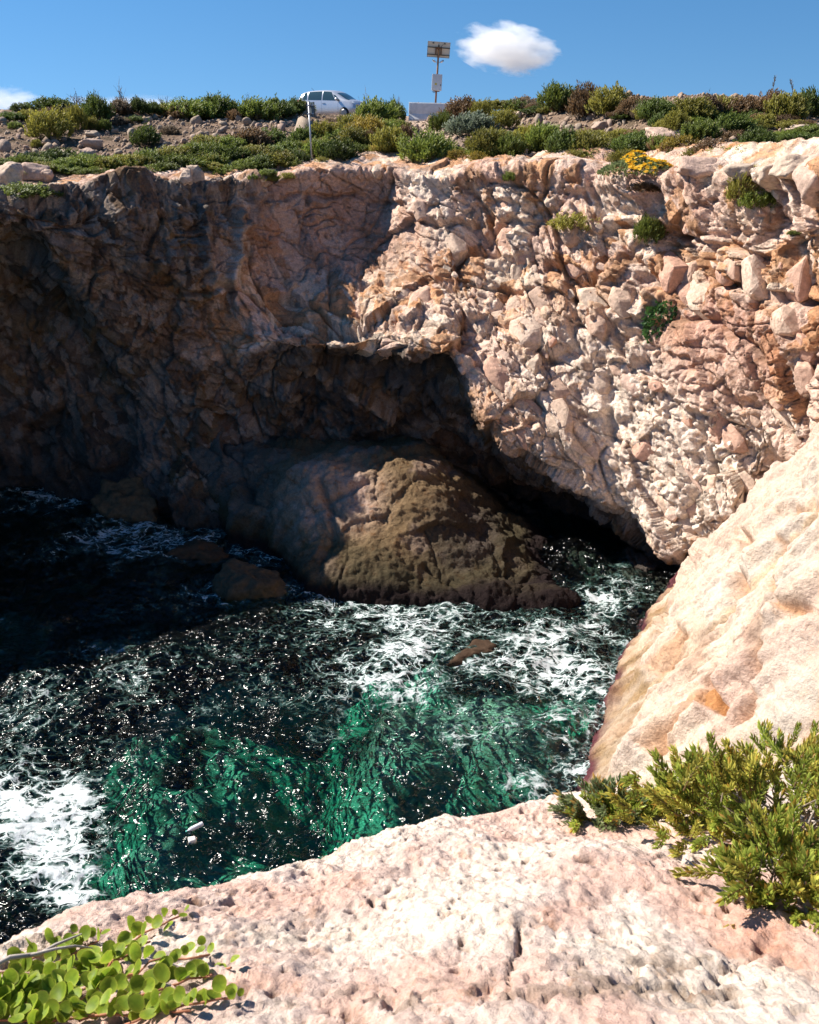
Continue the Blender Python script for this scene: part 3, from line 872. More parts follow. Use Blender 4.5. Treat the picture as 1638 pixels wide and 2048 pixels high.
# mask = smooth( net*0.6 + noise*0.7 + foam*1.0 - 1.35 )
m1 = nd(nt, 'ShaderNodeMath', operation='MULTIPLY'); L(mxn.outputs[0], m1.inputs[0]); m1.inputs[1].default_value = 0.58
m2 = nd(nt, 'ShaderNodeMath', operation='MULTIPLY_ADD'); L(fnz.outputs['Fac'], m2.inputs[0]); m2.inputs[1].default_value = 0.8; L(m1.outputs[0], m2.inputs[2])
m3 = nd(nt, 'ShaderNodeMath', operation='ADD'); L(m2.outputs[0], m3.inputs[0]); L(fa.outputs['Fac'], m3.inputs[1])
m4 = nd(nt, 'ShaderNodeMapRange'); L(m3.outputs[0], m4.inputs[0])
m4.inputs[1].default_value = 1.22; m4.inputs[2].default_value = 1.52; m4.inputs[3].default_value = 0.0; m4.inputs[4].default_value = 0.82
fo = nd(nt, 'ShaderNodeBsdfDiffuse'); fo.inputs['Color'].default_value = (0.66, 0.69, 0.70, 1)
bpf = nd(nt, 'ShaderNodeBump', Strength=0.6, Distance=0.05)
L(fnz.outputs['Fac'], bpf.inputs['Height']); L(bpf.outputs[0], fo.inputs['Normal'])
mx2 = nd(nt, 'ShaderNodeMixShader')
# water whitened by fine bubbles round the foam
ae = nd(nt, 'ShaderNodeBsdfDiffuse'); ae.inputs['Color'].default_value = (0.20, 0.42, 0.36, 1)
aef = nd(nt, 'ShaderNodeMapRange'); L(m3.outputs[0], aef.inputs[0])
aef.inputs[1].default_value = 1.0; aef.inputs[2].default_value = 1.6; aef.inputs[3].default_value = 0.0; aef.inputs[4].default_value = 0.38
mx3 = nd(nt, 'ShaderNodeMixShader'); L(aef.outputs[0], mx3.inputs[0]); L(mx1.outputs[0], mx3.inputs[1]); L(ae.outputs[0], mx3.inputs[2])
L(bpw.outputs[0], ae.inputs['Normal'])
L(m4.outputs[0], mx2.inputs[0]); L(mx3.outputs[0], mx2.inputs[1]); L(fo.outputs[0], mx2.inputs[2])
L(mx2.outputs[0], out.inputs['Surface'])
va = nd(nt, 'ShaderNodeVolumeAbsorption', Density=0.40)
va.inputs['Color'].default_value = (0.10, 0.77, 0.68, 1)
L(va.outputs[0], out.inputs['Volume'])
me_w.materials.append(WAT)
me_w.update()
add('sea', me_w, kind='structure', label='dark green choppy sea with white foam filling the cove')
# ================================================================== things
rng = np.random.default_rng(77)
ORD = ['', 'first', 'second', 'third', 'fourth', 'fifth', 'sixth', 'seventh', 'eighth', 'ninth', 'tenth', 'eleventh', 'twelfth', 'thirteenth', 'fourteenth', 'fifteenth', 'sixteenth', 'seventeenth', 'eighteenth', 'nineteenth', 'twentieth']

def simple_mat(name, color, rough=0.6, metal=0.0, noise=0.12, scale=8.0, spec=0.5, bump=0.0):
    m, nt, b = new_mat(name)
    tc = nd(nt, 'ShaderNodeTexCoord')
    n1 = nd(nt, 'ShaderNodeTexNoise', Scale=scale, Detail=5.0, Roughness=0.6)
    nt.links.new(tc.outputs['Object'], n1.inputs['Vector'])
    mr = nd(nt, 'ShaderNodeMapRange'); mr.inputs[1].default_value = 0.3; mr.inputs[2].default_value = 0.7
    mr.inputs[3].default_value = 1 - noise; mr.inputs[4].default_value = 1 + noise
    nt.links.new(n1.outputs['Fac'], mr.inputs[0])
    vm = nd(nt, 'ShaderNodeVectorMath', operation='SCALE')
    vm.inputs[0].default_value = color[:3]
    nt.links.new(mr.outputs[0], vm.inputs['Scale'])
    nt.links.new(vm.outputs[0], b.inputs['Base Color'])
    b.inputs['Roughness'].default_value = rough
    b.inputs['Metallic'].default_value = metal
    b.inputs['Specular IOR Level'].default_value = spec
    if bump:
        bp = nd(nt, 'ShaderNodeBump', Strength=0.5, Distance=bump)
        nt.links.new(n1.outputs['Fac'], bp.inputs['Height'])
        nt.links.new(bp.outputs[0], b.inputs['Normal'])
    return m

def stone_mat(name, stops, bump=0.04, scale=7.0):
    """each stone takes its own colour from the ramp"""
    m, nt, b = new_mat(name)
    oi = nd(nt, 'ShaderNodeObjectInfo')
    rp = nd(nt, 'ShaderNodeValToRGB')
    el = rp.color_ramp.elements
    for i, c in enumerate(stops):
        e = el[i] if i < 2 else el.new(0.5)
        e.position = i / (len(stops) - 1); e.color = (*c, 1)
    nt.links.new(oi.outputs['Random'], rp.inputs[0])
    geo = nd(nt, 'ShaderNodeNewGeometry')
    n1 = nd(nt, 'ShaderNodeTexNoise', Scale=scale, Detail=7.0, Roughness=0.65)
    nt.links.new(geo.outputs['Position'], n1.inputs['Vector'])
    mr = nd(nt, 'ShaderNodeMapRange'); mr.inputs[1].default_value = 0.3; mr.inputs[2].default_value = 0.7
    mr.inputs[3].default_value = 0.6; mr.inputs[4].default_value = 1.2
    nt.links.new(n1.outputs['Fac'], mr.inputs[0])
    vm = nd(nt, 'ShaderNodeVectorMath', operation='SCALE')
    nt.links.new(rp.outputs[0], vm.inputs[0]); nt.links.new(mr.outputs[0], vm.inputs['Scale'])
    nt.links.new(vm.outputs[0], b.inputs['Base Color'])
    b.inputs['Roughness'].default_value = 0.95
    b.inputs['Specular IOR Level'].default_value = 0.15
    bp = nd(nt, 'ShaderNodeBump', Strength=0.7, Distance=bump)
    nt.links.new(n1.outputs['Fac'], bp.inputs['Height'])
    nt.links.new(bp.outputs[0], b.inputs['Normal'])
    return m

BLOCK = stone_mat('cliff_block', [CREAM, PINKC, CREAM * 1.05, PINK * 1.1, PALE, PINKC * 0.95, ORNG * 1.1, CREAM * 0.9], 0.06, 9.0)
STONE = stone_mat('rubble_stone', [CREAM * 0.7, PINKC * 0.65, CREAM * 0.5, PINKC * 0.8, PALE * 0.85, CREAM * 0.55], 0.03, 14.0)
BOULDER = stone_mat('ledge_boulder', [CREAM * 0.75, PINKC * 0.85, CREAM * 0.9], 0.06, 8.0)
SEAROCK = stone_mat('sea_boulder', [(0.10, 0.075, 0.045), (0.075, 0.055, 0.035)], 0.06, 8.0)
WEEDROCK = stone_mat('weedy_rock', [(0.07, 0.035, 0.028), (0.06, 0.04, 0.022)], 0.06, 8.0)

_ICO = {}
def ico(sub):
    if sub not in _ICO:
        bm = bmesh.new()
        bmesh.ops.create_icosphere(bm, subdivisions=sub, radius=1.0)
        bm.verts.ensure_lookup_table()
        _ICO[sub] = (np.array([v.co[:] for v in bm.verts]), np.array([[v.index for v in f.verts] for f in bm.faces], np.int32))
        bm.free()
    return _ICO[sub]

def rock_mesh(name, seed, mat, sub=3, planes=9, rough=0.06, dims=(1, 1, 1), fl=0.0):
    r = np.random.default_rng(seed)
    V, Fc = ico(sub)
    N = r.normal(size=(planes, 3)); N /= np.linalg.norm(N, axis=1)[:, None]
    N = np.concatenate([N, np.eye(3), -np.eye(3)])
    c = np.concatenate([0.62 + 0.3 * r.random(planes), 0.85 + 0.15 * r.random(6)])
    dots = V @ N.T
    rad = np.min(np.where(dots > 0.05, c / np.maximum(dots, 0.05), 9.0), axis=1)
    P_ = V * rad[:, None]
    P_ = P_ + V * (rough * fbm(P_ * 2.2 + seed, 4, 0.6, seed % 17))[:, None]
    return mesh(name, P_ * np.array(dims), Fc, mat, sub >= 4)

# ---- blocks standing out of the cliff face
def hull_mesh(name, seed, mat, n_=26, bev=0.06):
    r = np.random.default_rng(seed)
    bm = bmesh.new()
    for q in r.uniform(-1, 1, (n_, 3)) * np.array([1.0, 0.95, 0.9]):
        bm.verts.new(q / max(0.55, np.linalg.norm(q)) * (0.85 + 0.2 * r.random()))
    bmesh.ops.convex_hull(bm, input=bm.verts[:])
    bmesh.ops.delete(bm, geom=[v for v in bm.verts if not v.link_faces], context='VERTS')
    bmesh.ops.dissolve_limit(bm, angle_limit=0.25, verts=bm.verts[:], edges=bm.edges[:])
    bmesh.ops.bevel(bm, geom=bm.edges[:], offset=bev, segments=1, affect='EDGES')
    me = bpy.data.meshes.new(name); bm.to_mesh(me); bm.free()
    me.materials.append(mat)
    return me
blocks = [hull_mesh('rock_block', 200 + k, BLOCK) for k in range(14)]
vis = np.where((CLIFF_V > 3.2) & (CLIFF_V < 6.85) & (CLIFF_PX > 830) & (CLIFF_PX < 1640) & (CLIFF_PY > 375) & (CLIFF_PY < 1090))[0]
facei = np.where((CLIFF_V > 2.9) & (CLIFF_V < 7.05) & (CLIFF_PX > -100) & (CLIFF_PX < 1750))[0]
rx_, ry_ = proj(CLIFF_P[facei])

def on_cliff(px_, py_):
    k = np.argmin((rx_ - px_) ** 2 + (ry_ - py_) ** 2)
    return CLIFF_P[facei[k]], CLIFF_N[facei[k]]

def put_block(p, nn, size, k, sink=0.35, stretch=1.3, roll=None):
    z = Vector(nn)
    a = Vector(ax) - z * Vector(ax).dot(z)
    a.normalize()
    b = z.cross(a)
    M = Matrix((a, b, z)).transposed().to_4x4()
    rl = rng.normal(0, 0.35) if roll is None else roll
    rot = (M @ Matrix.Rotation(rl, 4, 'Z') @ Matrix.Rotation(rng.normal(0, 0.25), 4, 'X')).to_euler()
    o = add('rock_block', blocks[k % len(blocks)], cliff, tuple(Vector(p) - z * size * sink), rot, (size * stretch, size * (0.75 + 0.3 * rng.random()), size * (0.6 + 0.25 * rng.random())))
    return o

NAMED_BLOCKS = [(965,470,46),(1030,482,44),(1040,528,36),(905,490,30),(735,585,26),(835,595,36),(800,575,30),(1000,735,42),(985,790,40),(1120,835,40),(1110,775,30),
                (1370,560,42),(1330,545,40),(1440,545,26),(1300,520,30),(1430,470,40),(1180,600,34),(1080,600,34),(1050,660,40),(960,640,40),(1150,520,34),(1240,600,32),
                (1390,600,38),(1500,560,44),(1580,560,46),(1560,650,40),(1260,770,28),(1200,760,30),(1290,900,36),(1380,950,40),(1450,1020,36),(1330,1010,34),(1230,960,28)]
for k, (bx0, by0, w_) in enumerate(NAMED_BLOCKS):
    p, nn = on_cliff(bx0, by0)
    put_block(p, nn, w_ / FOC * p[1], k, 0.5)
dens = np.array([])
pick = rng.choice(vis, 900, replace=False)
kept = []
for i in pick:
    p = CLIFF_P[i]
    s = min(0.6, 0.15 * math.exp(rng.normal(0.35, 0.5)))
    if blob(CLIFF_PX[i:i + 1], CLIFF_PY[i:i + 1], 1450, 700, 120, 110, 20)[0] > 0.3 and rng.random() < 0.8:
        continue
    if any((p[0] - q[0]) ** 2 + (p[1] - q[1]) ** 2 + (p[2] - q[2]) ** 2 < (0.8 * (s + r_)) ** 2 for q, r_ in kept):
        continue
    kept.append((p, s))
    put_block(p, CLIFF_N[i], s, int(i), 0.5, 1.4)
    if len(kept) >= 150:
        break

# ---- boulders on the ledge and on the bank, one label each
def boulder(px_, py_, w, h, label, seed, mat=BOULDER, dims=None, name='boulder', planes=8, terrain=True, sink=0.12, group=None, rz=None, rough=0.06):
    if terrain:
        p, t = on_terrain(px_, py_)
    else:
        p = on_cliff_top(px_, py_); t = p[1] / 1.05
    W, H = w / FOC * t, h / FOC * t
    me = rock_mesh(name, seed, mat, 4, planes + 4 if planes > 2 else planes, rough * 1.6)
    return add(name, me, None, (p[0], p[1] + W * 0.25, p[2] + H * (0.5 - sink)), (rng.normal(0, 0.08), rng.normal(0, 0.06), rng.normal(0, 0.3) if rz is None else rz),
               (W * 0.56, W * 0.45 if dims is None else W * dims, H * 0.58), label=label, cat='boulder', group=group)

topi = np.where((CLIFF_V < 3.6) & (CLIFF_PX > -200) & (CLIFF_PX < 1800))[0]
tpx, tpy = proj(CLIFF_P[topi])
def on_cliff_top(px_, py_):
    k = np.argmin((tpx - px_) ** 2 + 4 * (tpy - py_) ** 2)
    return CLIFF_P[topi[k]]

boulder(1405, 356, 108, 44, 'long flat cream boulder on the ledge right of the yellow flowers', 301, terrain=False, rz=0.05)
boulder(1482, 358, 56, 38, 'small square boulder just right of the long flat cream boulder', 302, terrain=False)
boulder(1545, 372, 80, 52, 'pitted boulder left of the pointed boulder at the right edge', 303, terrain=False)
boulder(1592, 356, 84, 50, 'pointed cream boulder leaning on the ledge near the right edge', 304, terrain=False)
boulder(1640, 402, 84, 96, 'tall rounded boulder cut off by the right edge', 305, terrain=False)
boulder(180, 298, 42, 22, 'rounded ochre boulder on the left bank with stones on top', 306)
boulder(186, 278, 26, 14, 'slanting stone lying on top of the rounded ochre boulder', 307, sink=-0.1)
boulder(176, 276, 14, 12, 'small upright stone left of the slanting stone on the ochre boulder', 308, sink=-0.2)
boulder(128, 318, 62, 20, 'pale tilted slab lying on the left bank below the ochre boulder', 309)
boulder(172, 318, 34, 24, 'grey wedge shaped block beside the pale tilted slab', 310, planes=5)
boulder(66, 250, 13, 18, 'small upright cream stone high on the left bank', 311)
boulder(58, 366, 72, 44, 'square brown block on the cliff edge at the left', 312, terrain=False, planes=4)
boulder(12, 372, 52, 46, 'dark block on the cliff edge cut off by the left edge', 313, terrain=False, planes=4)
boulder(92, 366, 32, 30, 'rounded dark block right of the square brown block', 314, terrain=False)
boulder(372, 372, 32, 32, 'reddish lumpy block on the cliff edge among green plants', 315, terrain=False)
boulder(394, 370, 30, 40, 'upright cream block beside the reddish lumpy block', 316, terrain=False, planes=5)
boulder(1036, 240, 20, 18, 'round cream boulder at the left end of the right rubble heap', 317)
boulder(1600, 300, 66, 16, 'pale flat slab lying on the right bank above the boulders', 318)
boulder(1612, 262, 70, 18, 'long pale slab high on the right bank at the right edge', 319)
boulder(1200, 262, 30, 20, 'white angular block in the right rubble heap', 320, mat=STONE, planes=5)
boulder(1215, 302, 44, 14, 'grey flat block at the foot of the right rubble heap', 321)
boulder(1330, 285, 74, 30, 'smooth pink earth mound between shrubs on the right bank', 322, mat=BOULDER, planes=4)
boulder(1450, 258, 40, 18, 'rounded tan boulder half hidden by shrubs on the right bank', 323)
boulder(760, 352, 40, 26, 'brown block on the cliff edge right of the sign post', 324, terrain=False)
boulder(1375, 222, 30, 24, 'dark square stone block standing on the right skyline', 325, mat=SEAROCK, planes=2, rough=0.02)

# ---- rubble on the banks: stones one can tell apart, zone by zone
stones = [rock_mesh('stone', 400 + k, STONE, 2, 6, 0.05) for k in range(10)]
ZONES = [
    (0, 420, 238, 318, 62, 11.5, 'loose stone of the rubble on the bank at the far left', 'stones on the left bank'),
    (400, 650, 234, 288, 66, 11.0, 'loose stone of the rubble on the bank behind the sign', 'stones on the bank behind the sign'),
    (790, 860, 245, 300, 16, 6.0, 'small stone beside the path below the concrete barrier', 'stones beside the path'),
    (985, 1225, 226, 292, 66, 9.0, 'loose stone of the rubble heap right of the concrete barriers', 'stones of the right rubble heap'),
    (1225, 1640, 230, 318, 56, 9.5, 'loose stone among the shrubs on the right bank', 'stones among the shrubs on the right bank'),
    (640, 1000, 318, 342, 34, 5.0, 'small loose stone on the bare rock ledge at the end of the path', 'stones on the bare ledge'),
]
for x0, x1, y0, y1, cnt, sz, lab, grp in ZONES:
    for k in range(cnt):
        p, t = on_terrain(x0 + (x1 - x0) * rng.random(), y0 + (y1 - y0) * rng.random())
        s = sz * 0.5 * math.exp(rng.normal(0, 0.42)) / FOC * t
        add('stone', stones[rng.integers(10)], None, (p[0], p[1], p[2] + s * 0.3), tuple(rng.random(3) * 6.28), (s * 1.2, s, s * 0.75), label=lab, cat='stone', group=grp)

# gravel too small to count
gp, gf = [], []
V0, F0 = ico(1)
for k in range(9000):
    x = rng.uniform(-17, 17); d = rng.uniform(3.0, 19.0)
    y = float(lip_y(x)) + d
    gp.append((x, y, 0.03 * math.exp(rng.normal(0.3, 0.6))))
gp = np.array(gp)
gz = terrain_z(gp[:, 0], gp[:, 1])
GV = (V0[None] * gp[:, 2][:, None, None] * (0.7 + 0.6 * rng.random((len(gp), 1, 3)))) + np.stack([gp[:, 0], gp[:, 1], gz + 0.01], 1)[:, None, :]
GFc = (F0[None] + (np.arange(len(gp)) * len(V0))[:, None, None]).reshape(-1, 3)
add('gravel', mesh('gravel', GV.reshape(-1, 3), GFc, simple_mat('gravel', (0.30, 0.215, 0.155), 0.95, 0, 0.35, 3.0, 0.15), False), kind='stuff', label='small gravel strewn over the bank above the cliff')

# ------------------------------------------------------------------ plants
def leaf_mat(name, trans=0.35, rand=0.35):
    m, nt, b = new_mat(name)
    at_ = nd(nt, 'ShaderNodeAttribute', attribute_name='col')
    oi = nd(nt, 'ShaderNodeObjectInfo')
    mr = nd(nt, 'ShaderNodeMapRange'); mr.inputs[3].default_value = 1 - rand; mr.inputs[4].default_value = 1 + rand
    nt.links.new(oi.outputs['Random'], mr.inputs[0])
    vm = nd(nt, 'ShaderNodeVectorMath', operation='SCALE')
    nt.links.new(at_.outputs['Color'], vm.inputs[0]); nt.links.new(mr.outputs[0], vm.inputs['Scale'])
    nt.links.new(vm.outputs[0], b.inputs['Base Color'])
    b.inputs['Roughness'].default_value = 0.55
    b.inputs['Specular IOR Level'].default_value = 0.3
    tl = nd(nt, 'ShaderNodeBsdfTranslucent')
    nt.links.new(vm.outputs[0], tl.inputs['Color'])
    mx = nd(nt, 'ShaderNodeMixShader'); mx.inputs[0].default_value = trans
    nt.links.new(b.outputs[0], mx.inputs[1]); nt.links.new(tl.outputs[0], mx.inputs[2])
    nt.links.new(mx.outputs[0], nt.nodes['Material Output'].inputs['Surface'])
    return m

LEAF = leaf_mat('shrub_leaf', 0.35, 0.3)
FLESHY = leaf_mat('fleshy_leaf', 0.4, 0.25)
ROUNDLEAF = leaf_mat('round_leaf', 0.5, 0.22)
WOOD = simple_mat('dry_wood', (0.22, 0.17, 0.13), 0.9, 0, 0.3, 20.0, 0.2)
GREYWOOD = simple_mat('bleached_wood', (0.42, 0.36, 0.31), 0.9, 0, 0.3, 20.0, 0.2)

def perp(d):
    a = np.array([0.3, 0.5, 0.8]) if abs(d[2]) < 0.9 else np.array([1.0, 0.2, 0])
    u = np.cross(d, a); u /= np.linalg.norm(u)
    return u, np.cross(d, u)

class MB:
    def __init__(s): s.v, s.f, s.c, s.n = [], [], [], 0
    def leaf(s, p, d, side, L, W, c0, c1, fold=0.25):
        nrm = np.cross(d, side)
        s.v += [p, p + d * L * 0.5 + side * W * 0.5 + nrm * W * fold, p + d * L, p + d * L * 0.5 - side * W * 0.5 + nrm * W * fold]
        s.f.append((s.n, s.n + 1, s.n + 2, s.n + 3)); s.c += [c0, (c0 + c1) / 2, c1, (c0 + c1) / 2]; s.n += 4
    def tube(s, pts, rad, col, k=4):
        base = s.n
        for i, p in enumerate(pts):
            d = pts[min(i + 1, len(pts) - 1)] - pts[max(i - 1, 0)]
            d = d / max(np.linalg.norm(d), 1e-9)
            u, w = perp(d)
            for j in range(k):
                a = 6.2832 * j / k
                s.v.append(p + rad[i] * (math.cos(a) * u + math.sin(a) * w)); s.c.append(col)
        for i in range(len(pts) - 1):
            for j in range(k):
                a, b = base + i * k + j, base + i * k + (j + 1) % k
                s.f.append((a, b, b + k, a + k))
        s.n += len(pts) * k
    def build(s, name, mat, smooth=False):
        return mesh(name, np.array(s.v), s.f, mat, smooth, {'col': np.array(s.c)})

PAL = {   # base of shoot, tip of shoot
    'dark': ((0.03, 0.045, 0.012), (0.11, 0.145, 0.028)), 'green': ((0.045, 0.065, 0.012), (0.19, 0.23, 0.04)),
    'olive': ((0.055, 0.06, 0.014), (0.27, 0.245, 0.045)), 'yellow': ((0.09, 0.08, 0.015), (0.34, 0.25, 0.04)),
    'brown': ((0.075, 0.05, 0.025), (0.19, 0.115, 0.055)), 'blue': ((0.03, 0.045, 0.022), (0.16, 0.19, 0.125)), 'dry': ((0.10, 0.075, 0.05), (0.22, 0.16, 0.10)),
}

def shrub_foliage(kind, seed, shoots=230, leaves=10, upright=0.85):
    """dome of finger-like leafy shoots, about 1 wide (radius) and 1 high"""
    r = np.random.default_rng(seed)
    b = MB()
    c0, c1 = np.array(PAL[kind][0]), np.array(PAL[kind][1])
    lob = r.normal(size=(5, 3)); lob /= np.linalg.norm(lob, axis=1)[:, None]
    for i in range(shoots):
        th = r.random() * 6.283; ph = math.acos(r.random() ** 0.75)
        d = np.array([math.sin(ph) * math.cos(th), math.sin(ph) * math.sin(th), math.cos(ph)])
        lump = 0.82 + 0.28 * np.max(lob @ d) * r.random() + 0.12 * math.sin(3 * th + seed)
        o = d * np.array([0.8, 0.8, 0.72]) * lump * (0.45 + 0.5 * r.random() ** 0.5)
        a = d * 0.55 + np.array([0, 0, upright]) + r.normal(0, 0.18, 3); a /= np.linalg.norm(a)
        L_ = 0.20 + 0.22 * r.random()
        u, w = perp(a)
        hue = 0.7 + 0.6 * r.random()
        for j in range(leaves):
            t = (j + 0.5) / leaves
            an = j * 2.4 + r.random()
            side = math.cos(an) * u + math.sin(an) * w
            ld = a * 0.75 + side * 0.6
            b.leaf(o + a * L_ * t, ld / np.linalg.norm(ld), np.cross(side, a), 0.17 * (1.1 - 0.5 * t), 0.062, c0 * hue * (1 - t) + c1 * hue * t, c1 * hue)
    return b.build('foliage', LEAF)

def stem_mesh(seed, n=7):
    r = np.random.default_rng(seed); b = MB()
    for i in range(n):
        th = r.random() * 6.28; sp = 0.3 + 0.4 * r.random()
        e = np.array([math.cos(th) * sp, math.sin(th) * sp, 0.45 + 0.3 * r.random()])
        b.tube([np.array([0, 0, -0.15]), e * 0.4 + r.normal(0, 0.05, 3), e], [0.03, 0.022, 0.01], np.array([0.2, 0.15, 0.1]))
    return b.build('stem', WOOD)

FOL = {k: [shrub_foliage(k, 500 + 10 * i + j) for j in range(3)] for i, k in enumerate(PAL)}
STEMS = [stem_mesh(600 + j) for j in range(3)]

def branch(b, p, d, L_, rad, depth, r, col, up=0.15):
    pts = [p]; q = p.copy(); dd = d.copy()
    for i in range(3):
        dd = dd + r.normal(0, 0.16, 3) + np.array([0, 0, up * 0.3]); dd /= np.linalg.norm(dd)
        q = q + dd * L_ / 3; pts.append(q.copy())
    b.tube(pts, [rad, rad * 0.85, rad * 0.7, rad * 0.5], col, 3)
    if depth:
        for k in range(r.integers(2, 4)):
            s = r.integers(1, 4)
            nd_ = dd + r.normal(0, 0.55, 3); nd_ /= np.linalg.norm(nd_)
            branch(b, pts[s], nd_, L_ * (0.55 + 0.25 * r.random()), rad * 0.55, depth - 1, r, col, up)

def twig_mesh(seed, mat, depth=3, n=6, rad=0.032):
    r = np.random.default_rng(seed); b = MB()
    for i in range(n):
        d = np.array([r.normal(0, 0.5), r.normal(0, 0.5), 1.0]); d /= np.linalg.norm(d)
        branch(b, np.zeros(3), d, 0.42, rad, depth, r, np.array([0.25, 0.2, 0.16]))
    return b.build('branches', mat)
TWIGS = [twig_mesh(700 + k, WOOD) for k in range(4)]
DEAD = [twig_mesh(720 + k, GREYWOOD, 2, 4, 0.035) for k in range(3)]

def grass_mesh(seed, c0, c1, n=110, seedhead=False):
    r = np.random.default_rng(seed); b = MB()
    for i in range(n):
        th = r.random() * 6.28; o = np.array([math.cos(th), math.sin(th), 0]) * 0.5 * r.random()
        d = np.array([r.normal(0, 0.22), r.normal(0, 0.22), 1.0]); d /= np.linalg.norm(d)
        s = np.cross(d, [math.cos(th), math.sin(th), 0.1]); s /= np.linalg.norm(s)
        b.leaf(o, d, s, 0.5 + 0.5 * r.random(), 0.035, np.array(c0), np.array(c1), 0.1)
    return b.build('blades', LEAF)
GRASS = [grass_mesh(740 + k, (0.12, 0.09, 0.05), (0.26, 0.19, 0.11)) for k in range(2)]

def plant(name, fol, px_, py_, w, h, label, cat, part='foliage', stem=True, p=None, t=None, group=None):
    if p is None:
        p, t = on_terrain(px_, py_)
    W, H = w / FOC * t, h / FOC * t
    e = add(name, None, None, (p[0], p[1] + 0.2 * W, p[2] - 0.03), (0, 0, rng.random() * 6.28), (1, 1, 1), label=label, cat=cat, group=group)
    add(part, fol, e, scale=(W * 0.86, W * 0.8, H * 1.25))
    if stem:
        add('stem', STEMS[rng.integers(3)], e, scale=(W * 0.5, W * 0.5, H))
    return e

# (px, base py, width, height, kind) as they stand in the photograph, row by row
def row(items, phrase, cat='shrub', name='shrub', group=None):
    names = {'dark': 'dark green', 'green': 'fresh green', 'olive': 'olive green', 'yellow': 'yellowish', 'brown': 'brownish', 'blue': 'blue green', 'dry': 'dry tan'}
    seen = {}
    tot = {}
    for it in items: tot[it[4]] = tot.get(it[4], 0) + 1
    for x, y, w, h, k in sorted(items):
        seen[k] = seen.get(k, 0) + 1
        lab = '%s shrub %s' % (names[k], phrase)
        if tot[k] > 1: lab += ', %s such from left' % ORD[seen[k]]
        plant(name, FOL[k][rng.integers(3)], x, y, w, h, lab, cat, group=group or 'shrubs ' + phrase)

row([(40,222,34,14,'dark'),(100,224,66,26,'dark'),(192,246,52,48,'dark'),(277,230,36,30,'dark'),(307,231,28,24,'dark'),(380,240,82,36,'green'),(434,236,70,40,'dark'),(468,240,24,20,'brown'),
     (510,241,60,38,'green'),(548,239,54,38,'dark'),(590,231,36,30,'dark')], 'on the skyline left of the car')
row([(30,258,22,14,'green'),(95,280,68,52,'olive'),(152,264,34,46,'olive'),(207,262,24,22,'green'),(183,262,26,24,'olive'),(72,297,18,16,'olive'),(92,296,18,10,'brown'),(290,294,46,36,'dark'),(240,250,30,14,'dry'),(340,270,30,16,'dry')], 'on the rubble bank at the left')
row([(50,330,70,18,'green'),(110,333,60,16,'dark'),(165,338,56,20,'green'),(215,340,60,24,'green'),(262,338,58,26,'olive'),(300,330,58,28,'green'),(345,326,60,30,'olive'),(390,320,60,32,'green'),(430,322,60,32,'green'),(470,326,58,30,'dark'),
     (150,350,50,14,'green'),(200,353,54,16,'green'),(255,352,54,18,'olive'),(300,350,54,18,'green'),(240,330,40,16,'yellow'),(330,346,50,20,'green')], 'in the mat along the left rim')
row([(420,345,50,18,'olive'),(450,350,54,18,'green'),(490,345,56,24,'green'),(530,340,58,28,'dark'),(565,338,58,30,'olive'),(596,334,44,30,'dark'),(410,300,50,26,'olive'),(455,300,50,24,'green'),(500,298,62,34,'brown'),(545,296,50,34,'dark'),
     (580,310,50,26,'green'),(440,318,54,26,'green'),(510,322,60,28,'olive')], 'in the thicket left of the sign')
row([(605,292,46,32,'dark'),(645,282,50,34,'olive'),(640,318,54,36,'green'),(676,324,62,40,'dark'),(710,300,62,40,'olive'),(735,284,62,42,'yellow'),(748,252,72,46,'green'),(782,248,46,42,'dark'),(738,298,26,30,'brown'),(700,272,50,36,'olive'),(782,308,56,46,'olive'),(808,280,30,24,'brown')], 'in the thicket right of the sign')
row([(645,336,30,20,'olive'),(677,336,12,10,'green'),(832,341,11,9,'green')], 'on the bare ledge near the sign post')
row([(883,268,38,40,'green'),(926,242,62,38,'brown'),(962,240,44,34,'olive'),(1006,258,48,34,'olive'),(1034,222,52,20,'dark'),(1068,219,30,16,'brown')], 'between barriers and right rubble heap')
plant('shrub', FOL['blue'][0], 940, 274, 80, 46, 'dark blue green shrub with pale leaf edges below the barriers', 'shrub')
row([(858,330,88,58,'green'),(912,330,38,26,'yellow'),(955,334,36,26,'yellow'),(972,316,64,50,'olive'),(1023,315,48,40,'green'),(993,297,50,34,'olive'),(1055,300,52,42,'olive'),(1093,303,62,50,'green'),(1128,318,62,52,'dark'),(1176,316,62,48,'olive'),(1140,330,40,20,'yellow')], 'below the right rubble heap')
row([(1120,226,64,52,'green'),(1172,238,56,56,'brown'),(1222,232,62,50,'olive'),(1272,231,52,36,'brown'),(1317,240,64,38,'dark'),(1390,244,68,42,'olive'),(1420,236,44,36,'brown'),(1446,236,52,38,'olive'),(1488,234,62,34,'brown'),(1544,236,52,44,'brown'),(1577,244,62,50,'olive'),(1618,236,52,50,'dark')], 'on the right skyline')
row([(1325,256,42,26,'dark'),(1353,266,44,38,'olive'),(1404,282,58,38,'green'),(1470,270,60,40,'dark'),(1516,298,60,36,'dark'),(1530,258,38,26,'olive'),(1267,308,74,38,'dark'),(1250,328,46,26,'olive'),(1228,312,36,20,'green'),(1362,308,62,32,'yellow'),(1320,300,36,26,'green')], 'on the right bank above the ledge')
row([(1426,312,66,28,'brown'),(1487,320,56,26,'green'),(1527,328,38,20,'olive'),(1590,320,86,22,'green'),(1560,330,50,16,'olive')], 'just behind the right boulders')
